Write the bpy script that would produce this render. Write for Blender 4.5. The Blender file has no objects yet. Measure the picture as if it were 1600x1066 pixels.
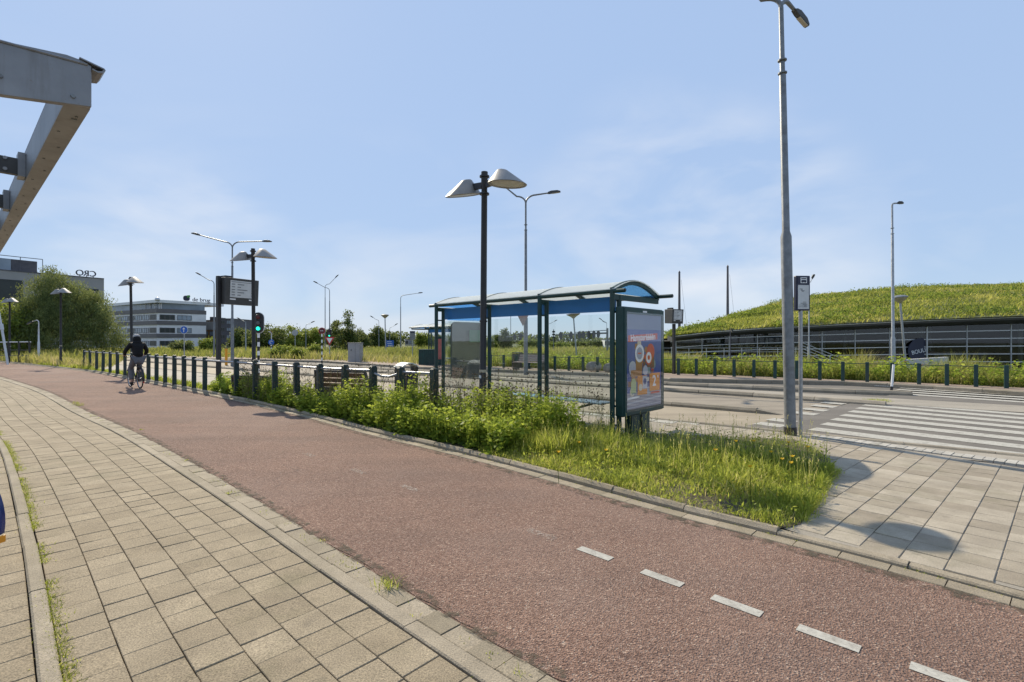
import bpy, math, random
import numpy as np
from mathutils import Vector, Matrix
random.seed(7)
RNG = np.random.default_rng(7)
S = bpy.context.scene
COL = S.collection
F, H = 780.0, 1.6           # survey constants: focal length (px of the photo) and eye height (m)

def G(px, py, z=0.0):       # ground position surveyed from the photo
    Y = F * (H - z) / (py - 533.0)
    return ((px - 800.0) / F * Y, Y)
def AX(px, Y): return (px - 800.0) / F * Y
def ZY(py, Y): return H + (533.0 - py) / F * Y
def lerp(a, b, t): return a + (b - a) * t
NX, NY = 0.6222, 0.7828     # across the road / along the road
def UT(u, t): return (u * NX + t * NY, u * NY - t * NX)

# ------------------------------------------------------------------ materials
def new_mat(name):
    m = bpy.data.materials.new(name); m.use_nodes = True
    nt = m.node_tree; b = nt.nodes['Principled BSDF']
    return m, nt, b
def N(nt, t, **kw):
    n = nt.nodes.new(t)
    for k, v in kw.items():
        if k in n.inputs: n.inputs[k].default_value = v
        else: setattr(n, k, v)
    return n
def L(nt, a, b): nt.links.new(a, b)
def rgba(c): return (c[0], c[1], c[2], 1.0)
def ramp(nt, fac, stops):
    r = nt.nodes.new('ShaderNodeValToRGB'); e = r.color_ramp.elements
    while len(e) < len(stops): e.new(0.5)
    for i, (p, c) in enumerate(stops): e[i].position = p; e[i].color = rgba(c)
    L(nt, fac, r.inputs[0]); return r.outputs[0]
def noise(nt, scale, detail=3, rough=0.55, coord='Object'):
    tc = nt.nodes.new('ShaderNodeTexCoord'); n = N(nt, 'ShaderNodeTexNoise', Scale=scale, Detail=detail, Roughness=rough)
    L(nt, tc.outputs[coord], n.inputs['Vector']); return n.outputs['Fac']
def mix(nt, a, b, fac, mode='MIX'):
    m = nt.nodes.new('ShaderNodeMix'); m.data_type = 'RGBA'; m.blend_type = mode
    for s, v in ((0, fac), (6, a), (7, b)):
        if hasattr(v, 'is_linked'): L(nt, v, m.inputs[s])
        elif s == 0: m.inputs[0].default_value = v
        else: m.inputs[s].default_value = rgba(v)
    return m.outputs[2]
def bump(nt, b, h, strength, dist):
    n = N(nt, 'ShaderNodeBump', Strength=strength, Distance=dist); L(nt, h, n.inputs['Height']); L(nt, n.outputs[0], b.inputs['Normal'])

def plain(name, c, rough=0.5, metal=0.0, var=0.25, scale=9.0, bmp=0.0, bscale=60.0, dirt=None):
    m, nt, b = new_mat(name)
    n = noise(nt, scale, 4)
    lo = [x * (1 - var) for x in c]; hi = [min(1, x * (1 + var)) for x in c]
    col = ramp(nt, n, [(0.3, lo), (0.7, hi)])
    if dirt:
        n2 = noise(nt, scale * 0.31, 6, 0.7)
        f = ramp(nt, n2, [(0.5, (0, 0, 0)), (0.68, (1, 1, 1))])
        col = mix(nt, col, dirt, f)
    L(nt, col, b.inputs['Base Color'])
    b.inputs['Roughness'].default_value = rough; b.inputs['Metallic'].default_value = metal
    rr = N(nt, 'ShaderNodeMapRange'); rr.inputs['To Min'].default_value = max(0, rough - .1); rr.inputs['To Max'].default_value = min(1, rough + .12)
    L(nt, n, rr.inputs[0]); L(nt, rr.outputs[0], b.inputs['Roughness'])
    if bmp: bump(nt, b, noise(nt, bscale, 3), bmp, 0.01)
    return m
def emit(name, c, s):
    m, nt, b = new_mat(name); b.inputs['Base Color'].default_value = rgba(c)
    b.inputs['Emission Color'].default_value = rgba(c); b.inputs['Emission Strength'].default_value = s
    return m
def thin_glass(name, tint, refl=0.08, rough=0.02, opa=0.0, tlu=0.0, dc=(.35, .37, .36)):
    m, nt, b = new_mat(name)
    t = N(nt, 'ShaderNodeBsdfTransparent'); t.inputs[0].default_value = rgba(tint)
    b.inputs['Base Color'].default_value = (.5, .55, .56, 1); b.inputs['Roughness'].default_value = rough
    gl = N(nt, 'ShaderNodeBsdfGlossy'); gl.inputs['Roughness'].default_value = rough
    lw = N(nt, 'ShaderNodeLayerWeight'); lw.inputs[0].default_value = 0.25
    mr = N(nt, 'ShaderNodeMapRange'); mr.inputs['To Min'].default_value = refl; mr.inputs['To Max'].default_value = min(1, refl + .22)
    L(nt, lw.outputs['Fresnel'], mr.inputs[0])
    mx = nt.nodes.new('ShaderNodeMixShader'); L(nt, mr.outputs[0], mx.inputs[0]); L(nt, t.outputs[0], mx.inputs[1]); L(nt, gl.outputs[0], mx.inputs[2])
    out = mx.outputs[0]
    if opa:
        m2 = nt.nodes.new('ShaderNodeMixShader'); m2.inputs[0].default_value = opa
        d = N(nt, 'ShaderNodeBsdfDiffuse'); d.inputs[0].default_value = rgba(dc)
        L(nt, out, m2.inputs[1]); L(nt, d.outputs[0], m2.inputs[2]); out = m2.outputs[0]
    if tlu:
        m3 = nt.nodes.new('ShaderNodeMixShader'); m3.inputs[0].default_value = tlu
        d1 = N(nt, 'ShaderNodeBsdfDiffuse'); d1.inputs[0].default_value = rgba(dc); d2 = N(nt, 'ShaderNodeBsdfTranslucent'); d2.inputs[0].default_value = rgba(dc)
        m4 = nt.nodes.new('ShaderNodeMixShader'); m4.inputs[0].default_value = .5; L(nt, d1.outputs[0], m4.inputs[1]); L(nt, d2.outputs[0], m4.inputs[2])
        L(nt, out, m3.inputs[1]); L(nt, m4.outputs[0], m3.inputs[2]); out = m3.outputs[0]
    L(nt, out, nt.nodes['Material Output'].inputs[0])
    return m
def foliage(name, stops, trans=0.45, rough=0.55):
    m, nt, b = new_mat(name)
    a = nt.nodes.new('ShaderNodeAttribute'); a.attribute_name = 'rnd'
    col = ramp(nt, a.outputs['Fac'], stops)
    L(nt, col, b.inputs['Base Color']); b.inputs['Roughness'].default_value = rough
    b.inputs['Specular IOR Level'].default_value = 0.25
    tr = N(nt, 'ShaderNodeBsdfTranslucent')
    tc = mix(nt, col, (1.0, 0.98, 0.3), 0.12)
    L(nt, tc, tr.inputs[0])
    mx = nt.nodes.new('ShaderNodeMixShader'); mx.inputs[0].default_value = trans
    L(nt, b.outputs[0], mx.inputs[1]); L(nt, tr.outputs[0], mx.inputs[2])
    L(nt, mx.outputs[0], nt.nodes['Material Output'].inputs[0])
    return m

# ------------------------------------------------------------------ mesh building
class MB:
    def __init__(s): s.v = []; s.f = []; s.r = []
    def add(s, vs, fs, r=0.5):
        o = len(s.v); s.v += [tuple(v) for v in vs]; s.f += [tuple(i + o for i in f) for f in fs]; s.r += [r] * len(vs); return s
    def obox(s, o, ax, ay, az):
        o, ax, ay, az = map(Vector, (o, ax, ay, az))
        vs = [o, o + ax, o + ax + ay, o + ay, o + az, o + ax + az, o + ax + ay + az, o + ay + az]
        fs = [(0, 3, 2, 1), (4, 5, 6, 7), (0, 1, 5, 4), (1, 2, 6, 5), (2, 3, 7, 6), (3, 0, 4, 7)]
        return s.add(vs, fs)
    def box(s, c, d, rz=0.0):
        R = Matrix.Rotation(rz, 3, 'Z'); x, y, z = (R @ Vector(v) for v in ((d[0], 0, 0), (0, d[1], 0), (0, 0, d[2])))
        return s.obox(Vector(c) - x / 2 - y / 2 - z / 2, x, y, z)
    def bar(s, p, q, w, h, up=(0, 0, 1)):
        p, q = Vector(p), Vector(q); d = q - p; up = Vector(up)
        if abs(d.normalized().dot(up)) > .98: up = Vector((1, 0, 0))
        x = d.cross(up).normalized() * w; y = x.cross(d).normalized() * h
        return s.obox(p - x / 2 - y / 2, d, x, y)
    def tube(s, pts, r, n=8, cap=True):
        pts = [Vector(p) for p in pts]; rs = r if isinstance(r, (list, tuple)) else [r] * len(pts)
        vs, fs = [], []; prev = None
        for i, p in enumerate(pts):
            d = (pts[min(i + 1, len(pts) - 1)] - pts[max(i - 1, 0)]).normalized()
            if prev is None:
                a = Vector((0, 0, 1)) if abs(d.z) < .9 else Vector((1, 0, 0)); x = d.cross(a).normalized()
            else: x = (prev - d * prev.dot(d)).normalized()
            prev = x; y = d.cross(x)
            for k in range(n):
                t = 2 * math.pi * k / n; vs.append(p + (x * math.cos(t) + y * math.sin(t)) * rs[i])
        for i in range(len(pts) - 1):
            for k in range(n): fs.append((i * n + k, i * n + (k + 1) % n, (i + 1) * n + (k + 1) % n, (i + 1) * n + k))
        if cap: fs.append(tuple(range(n))[::-1]); fs.append(tuple((len(pts) - 1) * n + k for k in range(n)))
        return s.add(vs, fs)
    def lathe(s, prof, c=(0, 0, 0), n=20, M=None):
        vs, fs = [], []
        for (r, z) in prof:
            for k in range(n):
                t = 2 * math.pi * k / n; v = Vector((r * math.cos(t), r * math.sin(t), z))
                vs.append((M @ v if M else v) + Vector(c))
        for i in range(len(prof) - 1):
            for k in range(n): fs.append((i * n + k, i * n + (k + 1) % n, (i + 1) * n + (k + 1) % n, (i + 1) * n + k))
        fs.append(tuple(range(n))[::-1]); fs.append(tuple((len(prof) - 1) * n + k for k in range(n)))
        return s.add(vs, fs)
    def prism(s, poly, o, ax, ay, dv):
        o, ax, ay, dv = map(Vector, (o, ax, ay, dv)); n = len(poly)
        a = [o + ax * p[0] + ay * p[1] for p in poly]; b = [v + dv for v in a]
        fs = [tuple(range(n))[::-1], tuple(range(n, 2 * n))] + [(i, (i + 1) % n, n + (i + 1) % n, n + i) for i in range(n)]
        return s.add(a + b, fs)
    def sphere(s, c, r, n=12, sc=(1, 1, 1)):
        prof = [(max(1e-4, math.sin(math.pi * i / n)) * r, -math.cos(math.pi * i / n) * r) for i in range(n + 1)]
        return s.lathe(prof, c, n, Matrix.Diagonal(sc))
    def poly(s, pts, z=0.0):
        return s.add([(p[0], p[1], p[2] if len(p) > 2 else z) for p in pts], [tuple(range(len(pts)))])
    def build(s, name, mat, parent=None, smooth=False, bevel=0.0, attr=False):
        me = bpy.data.meshes.new(name); me.from_pydata(s.v, [], s.f); me.validate(); me.update()
        if attr and len(s.r) == len(me.vertices):
            a = me.attributes.new('rnd', 'FLOAT', 'POINT'); a.data.foreach_set('value', s.r)
        if smooth:
            me.polygons.foreach_set('use_smooth', [True] * len(me.polygons))
            try: me.set_sharp_from_angle(angle=math.radians(38))
            except Exception: pass
        me.materials.append(mat)
        o = bpy.data.objects.new(name, me); COL.objects.link(o)
        if parent: o.parent = parent
        if bevel:
            bv = o.modifiers.new('Bevel', 'BEVEL'); bv.width = bevel; bv.segments = 2; bv.limit_method = 'ANGLE'
        return o
def tag(o, label=None, cat=None, group=None, kind=None):
    if label: o['label'] = label
    if cat: o['category'] = cat
    if group: o['group'] = group
    if kind: o['kind'] = kind
    return o
def thing(name, label, cat, loc=(0, 0, 0), rz=0.0, group=None):
    o = bpy.data.objects.new(name, None); o.empty_display_size = .2; COL.objects.link(o)
    o.location = (loc[0], loc[1], loc[2] if len(loc) > 2 else 0.0); o.rotation_euler = (0, 0, rz)
    return tag(o, label, cat, group)
def dup(root, loc, rz, label, tilt=(0, 0)):
    def cp(o, par):
        c = o.copy(); COL.objects.link(c)
        if par: c.parent = par
        for ch in list(o.children): cp(ch, c)
        return c
    r = cp(root, None); r.location = (loc[0], loc[1], loc[2] if len(loc) > 2 else 0.0); r.rotation_euler = (tilt[0], tilt[1], rz); r['label'] = label
    return r
def struct(o, cat=None):
    o['kind'] = 'structure'; return o
def eval_mesh(ob):
    dg = bpy.context.evaluated_depsgraph_get(); dg.update()
    return bpy.data.meshes.new_from_object(ob.evaluated_get(dg))
def text(name, body, size, mat, parent, M, depth=0.004, align='CENTER', sx=1.0, bold=0.0):
    cu = bpy.data.curves.new(name, 'FONT'); cu.body = body; cu.size = size; cu.extrude = depth; cu.align_x = align; cu.align_y = 'CENTER'; cu.offset = bold
    t = bpy.data.objects.new('t', cu); COL.objects.link(t); me = eval_mesh(t); bpy.data.objects.remove(t)
    me.transform(Matrix.Diagonal((sx, 1, 1, 1))); me.transform(M); me.materials.clear(); me.materials.append(mat)
    o = bpy.data.objects.new(name, me); COL.objects.link(o)
    if parent: o.parent = parent
    return o
def VM(o, ax, ay):          # matrix for flat things: text x -> ax, y -> ay
    ax, ay = Vector(ax).normalized(), Vector(ay).normalized(); az = ax.cross(ay)
    m = Matrix.Identity(4)
    for i, v in enumerate((ax, ay, az)):
        for k in range(3): m[k][i] = v[k]
    for k in range(3): m[k][3] = o[k]
    return m
def skin(name, verts, edges, radii, mat, parent=None, sub=2):
    me = bpy.data.meshes.new(name); me.from_pydata(verts, edges, []); ob = bpy.data.objects.new(name, me); COL.objects.link(ob)
    ob.modifiers.new('Skin', 'SKIN')
    for i, d in enumerate(me.skin_vertices[0].data):
        r = radii[i]; d.radius = (r, r) if not isinstance(r, tuple) else r; d.use_root = (i == 0)
    if sub: ss = ob.modifiers.new('Sub', 'SUBSURF'); ss.levels = sub; ss.render_levels = sub
    m2 = eval_mesh(ob); bpy.data.objects.remove(ob); m2.name = name
    m2.materials.clear(); m2.materials.append(mat); m2.polygons.foreach_set('use_smooth', [True] * len(m2.polygons))
    o = bpy.data.objects.new(name, m2); COL.objects.link(o)
    if parent: o.parent = parent
    return o
def np_mesh(name, V, quads=None, tris=None, rnd=None, mat=None, parent=None):
    me = bpy.data.meshes.new(name); parts, tot = [], []
    if quads is not None and len(quads): parts.append(quads.reshape(-1)); tot.append(np.full(len(quads), 4))
    if tris is not None and len(tris): parts.append(tris.reshape(-1)); tot.append(np.full(len(tris), 3))
    idx = np.concatenate(parts).astype(np.int32); tot = np.concatenate(tot).astype(np.int32)
    start = np.concatenate(([0], np.cumsum(tot)[:-1])).astype(np.int32)
    me.vertices.add(len(V)); me.vertices.foreach_set('co', V.astype(np.float32).reshape(-1))
    me.loops.add(len(idx)); me.loops.foreach_set('vertex_index', idx)
    me.polygons.add(len(tot)); me.polygons.foreach_set('loop_start', start); me.polygons.foreach_set('loop_total', tot)
    me.update(calc_edges=True)
    if rnd is not None:
        a = me.attributes.new('rnd', 'FLOAT', 'POINT'); a.data.foreach_set('value', rnd.astype(np.float32))
    me.materials.append(mat)
    o = bpy.data.objects.new(name, me); COL.objects.link(o)
    if parent: o.parent = parent
    return o
class VEG:                  # collects blades and leaves as arrays
    def __init__(s): s.V = []; s.Q = []; s.T = []; s.R = []; s.n = 0
    def _push(s, V, Q, T, R):
        s.V.append(V)
        if Q is not None: s.Q.append(Q + s.n)
        if T is not None: s.T.append(T + s.n)
        s.R.append(R); s.n += len(V)
    def blades(s, P, h, w, lean, rnd):
        n = len(P); a = RNG.uniform(0, 2 * np.pi, n); d = np.stack([np.cos(a), np.sin(a), 0 * a], 1)
        b = a + np.pi / 2 + RNG.normal(0, .5, n); sv = np.stack([np.cos(b), np.sin(b), 0 * b], 1) * (w / 2)[:, None]
        up = np.array([0, 0, 1.0])
        def c(t): return P + up * (h * t * (1 - .25 * lean * t))[:, None] + d * (h * lean * t * t)[:, None]
        V = np.stack([c(0) - sv * .7, c(0) + sv * .7, c(.5) + sv, c(.5) - sv, c(1)], 1).reshape(-1, 3)
        o = np.arange(n)[:, None] * 5
        s._push(V, o + np.array([[0, 1, 2, 3]]), o + np.array([[3, 2, 4]]), np.repeat(rnd, 5))
    def leaves(s, P, D, Ln, W, rnd):        # folded diamond leaves from P along D
        n = len(P); D = D / np.linalg.norm(D, axis=1)[:, None]
        r = RNG.normal(0, 1, (n, 3)); sd = np.cross(D, r); sd /= np.linalg.norm(sd, axis=1)[:, None] + 1e-9
        nn = np.cross(sd, D)
        m = P + D * (Ln * .45)[:, None]; sw = sd * (W / 2)[:, None]; fo = nn * (W * .18)[:, None]
        V = np.stack([P, m + sw + fo, P + D * Ln[:, None], m - sw + fo], 1).reshape(-1, 3)
        o = np.arange(n)[:, None] * 4
        s._push(V, o + np.array([[0, 1, 2, 3]]), None, np.repeat(rnd, 4))
    def stems(s, P, Q, w, rnd):             # thin crossed strips
        n = len(P); a = RNG.uniform(0, np.pi, n); sv = np.stack([np.cos(a), np.sin(a), 0 * a], 1) * (w / 2)[:, None]
        V = np.stack([P - sv, P + sv, Q + sv * .6, Q - sv * .6], 1).reshape(-1, 3); o = np.arange(n)[:, None] * 4
        s._push(V, o + np.array([[0, 1, 2, 3]]), None, np.repeat(rnd, 4))
    def build(s, name, mat, parent=None):
        return np_mesh(name, np.concatenate(s.V), np.concatenate(s.Q) if s.Q else None, np.concatenate(s.T) if s.T else None, np.concatenate(s.R), mat, parent)
def inside(poly, P):
    x, y = P[:, 0], P[:, 1]; r = np.zeros(len(P), bool); j = len(poly) - 1
    for i in range(len(poly)):
        xi, yi = poly[i][:2]; xj, yj = poly[j][:2]
        c = ((yi > y) != (yj > y)) & (x < (xj - xi) * (y - yi) / (yj - yi + 1e-12) + xi); r ^= c; j = i
    return r
def scatter(poly, n, z=0.0, clump=0.0, cs=1.0):
    a = np.array([p[:2] for p in poly]); lo, hi = a.min(0), a.max(0); out = []; k = 0
    while k < n:
        P = RNG.uniform(lo, hi, (n * 2, 2)); P = P[inside(poly, P)]
        if clump:
            f = 0.5 + 0.25 * (np.sin(P[:, 0] * 2.1 / cs + 1.3 * np.sin(P[:, 1] * 1.7 / cs)) + np.sin(P[:, 1] * 2.7 / cs + 1.9 * np.cos(P[:, 0] * 1.3 / cs)))
            P = P[RNG.uniform(0, 1, len(P)) < (1 - clump) + clump * f]
        out.append(P); k += len(P)
    P = np.concatenate(out)[:n]
    return np.concatenate([P, np.full((n, 1), z)], 1)
def cnoise(P, s):           # cheap smooth 0..1 field for patches
    x, y = P[:, 0] / s, P[:, 1] / s
    return 0.5 + 0.25 * (np.sin(x * 1.7 + 2.1 * np.sin(y * .9)) + np.sin(y * 2.3 + 1.7 * np.cos(x * 1.1) + 2))
def smooth_curve(pts, step=0.3):
    P = [Vector((p[0], p[1])) for p in pts]; out = []
    for i in range(len(P) - 1):
        p0 = P[max(i - 1, 0)]; p1, p2 = P[i], P[i + 1]; p3 = P[min(i + 2, len(P) - 1)]
        k = max(2, int((p2 - p1).length / step))
        for j in range(k):
            t = j / k; a = (p2 - p0) * .35; b = (p3 - p1) * .35
            L0 = (p2 - p1).length; a = a.normalized() * L0 * .9; b = b.normalized() * L0 * .9
            h = 2 * t**3 - 3 * t**2 + 1; out.append(p1 * h + a * (t**3 - 2 * t**2 + t) + p2 * (1 - h) + b * (t**3 - t**2))
    out.append(P[-1]); return out
def resample(c, step):
    d = [0.0]
    for i in range(1, len(c)): d.append(d[-1] + (c[i] - c[i - 1]).length)
    n = max(2, int(d[-1] / step)); out = []; j = 0
    for k in range(n + 1):
        s = d[-1] * k / n
        while j < len(d) - 2 and d[j + 1] < s: j += 1
        t = (s - d[j]) / max(1e-9, d[j + 1] - d[j]); out.append(c[j].lerp(c[j + 1], t))
    return out
def offset(c, o):           # positive = to the right of the walking direction
    out = []
    for i in range(len(c)):
        d = (c[min(i + 1, len(c) - 1)] - c[max(i - 1, 0)]).normalized(); out.append(c[i] + Vector((d.y, -d.x)) * o)
    return out
def strip(name, a, b, z, mat, parent=None):
    n = len(a); m = MB(); m.add([(p.x, p.y, z) for p in a] + [(p.x, p.y, z) for p in b], [(i, i + 1, n + i + 1, n + i) for i in range(n - 1)])
    o = m.build(name, mat, parent); me = o.data
    if me.polygons and me.polygons[0].normal.z < 0: me.flip_normals()
    return o
def kerb(c, w, z0, z1, seg, mat, name, cham=0.015, gap=0.006, jit=0.004, prof=None):
    m = MB(); pts = resample(c, seg)
    for i in range(len(pts) - 1):
        p, q = pts[i], pts[i + 1]; d = (q - p).normalized(); r = Vector((d.y, -d.x)); p = p + d * gap / 2; q = q - d * gap / 2
        dz = random.uniform(-jit, jit); dl = random.uniform(-jit, jit); c_ = cham
        pr = prof or [(0, z0), (0, z1 - c_), (c_, z1), (w - c_, z1), (w, z1 - c_), (w, z0)]
        vs = [(p.x + r.x * (x + dl), p.y + r.y * (x + dl), z + dz) for x, z in pr] + [(q.x + r.x * (x + dl), q.y + r.y * (x + dl), z + dz) for x, z in pr]
        k = len(pr); m.add(vs, [(j, j + 1, k + j + 1, k + j) for j in range(k - 1)] + [tuple(range(k))[::-1], tuple(range(k, 2 * k))], random.random())
    o = m.build(name, mat, attr=True); return struct(o)
def tile_mesh(m, c4, z, sk=0.03, cham=0.0042):
    # c4: four ground corners (counter-clockwise); chamfered paving slab
    c = sum(c4, Vector((0, 0))) / 4; zz = [z + random.uniform(-.0022, .0022) for _ in range(4)]; dz = random.uniform(-.002, .002)
    top = [p.lerp(c, cham / max(1e-6, (c - p).length)) for p in c4]
    vs = [(p.x, p.y, q + dz) for p, q in zip(top, zz)] + [(p.x, p.y, q + dz - cham * .7) for p, q in zip(c4, zz)] + [(p.x, p.y, z - sk) for p in c4]
    fs = [(0, 1, 2, 3)] + [(i, 4 + i, 4 + (i + 1) % 4, (i + 1) % 4) for i in range(4)] + [(4 + i, 8 + i, 8 + (i + 1) % 4, 4 + (i + 1) % 4) for i in range(4)]
    m.add(vs, fs, random.random())
# ------------------------------------------------------------------ camera, sun, sky
cam = bpy.data.cameras.new('camera'); cam.sensor_width = 36.0; cam.lens = F / 1600.0 * 36.0; cam.clip_start = 0.05; cam.clip_end = 6000
co = bpy.data.objects.new('camera', cam); COL.objects.link(co); co.location = (0, 0, H); co.rotation_euler = (math.radians(90), 0, 0); S.camera = co
SUN_EL, SUN_AZ = math.radians(36.7), math.radians(-34.0)         # azimuth from +Y towards +X
tosun = Vector((math.sin(SUN_AZ) * math.cos(SUN_EL), math.cos(SUN_AZ) * math.cos(SUN_EL), math.sin(SUN_EL)))
sl = bpy.data.lights.new('sun', 'SUN'); sl.energy = 4.2; sl.angle = math.radians(0.5); sl.color = (1.0, 0.89, 0.70)
so = bpy.data.objects.new('sun', sl); COL.objects.link(so); so.rotation_euler = tosun.to_track_quat('Z', 'Y').to_euler()
W = bpy.data.worlds.new('World'); S.world = W; W.use_nodes = True
nt = W.node_tree; bg = nt.nodes['Background']
sky = nt.nodes.new('ShaderNodeTexSky'); sky.sky_type = 'NISHITA'; sky.sun_disc = False
sky.sun_elevation = SUN_EL; sky.sun_rotation = SUN_AZ; sky.altitude = 0; sky.air_density = 1.0; sky.dust_density = 0.15; sky.ozone_density = 2.2
tc = nt.nodes.new('ShaderNodeTexCoord')
mp = nt.nodes.new('ShaderNodeMapping'); mp.inputs['Scale'].default_value = (1.0, 1.0, 2.6); mp.inputs['Rotation'].default_value = (0.25, 0.45, 0.2)
L(nt, tc.outputs['Generated'], mp.inputs[0])
n1 = N(nt, 'ShaderNodeTexNoise', Scale=2.3, Detail=7.0, Roughness=0.5, Distortion=0.5); L(nt, mp.outputs[0], n1.inputs['Vector'])
cl = ramp(nt, n1.outputs['Fac'], [(0.47, (0, 0, 0)), (0.74, (1, 1, 1))])
sep = nt.nodes.new('ShaderNodeSeparateXYZ'); L(nt, tc.outputs['Generated'], sep.inputs[0])
lowm = N(nt, 'ShaderNodeMapRange'); lowm.inputs['From Min'].default_value = 0.42; lowm.inputs['From Max'].default_value = 0.1; L(nt, sep.outputs['Z'], lowm.inputs[0])
mul = N(nt, 'ShaderNodeMath', operation='MULTIPLY'); L(nt, cl, mul.inputs[0]); L(nt, lowm.outputs[0], mul.inputs[1])
m2 = N(nt, 'ShaderNodeMath', operation='MULTIPLY'); L(nt, mul.outputs[0], m2.inputs[0]); m2.inputs[1].default_value = 0.6
sc_ = nt.nodes.new('ShaderNodeSeparateColor'); sc_.mode = 'HSV'; L(nt, sky.outputs[0], sc_.inputs[0])
pw_ = N(nt, 'ShaderNodeMath', operation='POWER'); L(nt, sc_.outputs[2], pw_.inputs[0]); pw_.inputs[1].default_value = 0.25
ml_ = N(nt, 'ShaderNodeMath', operation='MULTIPLY'); L(nt, pw_.outputs[0], ml_.inputs[0]); ml_.inputs[1].default_value = 3.0
cc_ = nt.nodes.new('ShaderNodeCombineColor'); cc_.mode = 'HSV'; L(nt, sc_.outputs[0], cc_.inputs[0]); L(nt, sc_.outputs[1], cc_.inputs[1]); L(nt, ml_.outputs[0], cc_.inputs[2])
def cloud_patch(px, py, w0, amp):
    dv = Vector(((px - 800) / F, 1.0, (533 - py) / F)).normalized()
    nv = N(nt, 'ShaderNodeVectorMath', operation='NORMALIZE'); L(nt, tc.outputs['Generated'], nv.inputs[0])
    dp = N(nt, 'ShaderNodeVectorMath', operation='DOT_PRODUCT'); L(nt, nv.outputs[0], dp.inputs[0]); dp.inputs[1].default_value = dv
    mr = N(nt, 'ShaderNodeMapRange', interpolation_type='SMOOTHERSTEP'); mr.inputs['From Min'].default_value = w0; mr.inputs['From Max'].default_value = 1.0; mr.inputs['To Max'].default_value = amp; L(nt, dp.outputs['Value'], mr.inputs[0])
    return mr.outputs[0]
n5 = N(nt, 'ShaderNodeTexNoise', Scale=4.2, Detail=5.0, Roughness=0.5, Distortion=0.35); L(nt, mp.outputs[0], n5.inputs['Vector'])
wisp = ramp(nt, n5.outputs['Fac'], [(0.36, (0, 0, 0)), (0.80, (.8, .8, .8))])
acc = None
for args in ((1130, 360, .965, .9), (1010, 300, .975, .6), (275, 410, .975, .9), (1190, 420, .97, .8)):
    o_ = cloud_patch(*args)
    if acc is None: acc = o_
    else: mm = N(nt, 'ShaderNodeMath', operation='MAXIMUM'); L(nt, acc, mm.inputs[0]); L(nt, o_, mm.inputs[1]); acc = mm.outputs[0]
wm = N(nt, 'ShaderNodeMath', operation='MULTIPLY'); L(nt, acc, wm.inputs[0]); L(nt, wisp, wm.inputs[1])
soft = mix(nt, cc_.outputs[0], (2.5, 3.28, 4.65), 0.74)
cm0 = mix(nt, soft, (4.75, 4.85, 5.05), m2.outputs[0]); cm = mix(nt, cm0, (5.0, 5.1, 5.3), wm.outputs[0])
L(nt, cm, bg.inputs[0]); bg.inputs[1].default_value = 0.13
S.view_settings.view_transform = 'Standard'; S.view_settings.look = 'None'; S.view_settings.exposure = 0.5; S.view_settings.gamma = 1.0
S.cycles.max_bounces = 8; S.cycles.transparent_max_bounces = 16; S.cycles.use_denoising = True
S.cycles.sample_clamp_indirect = 6.0

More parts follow.
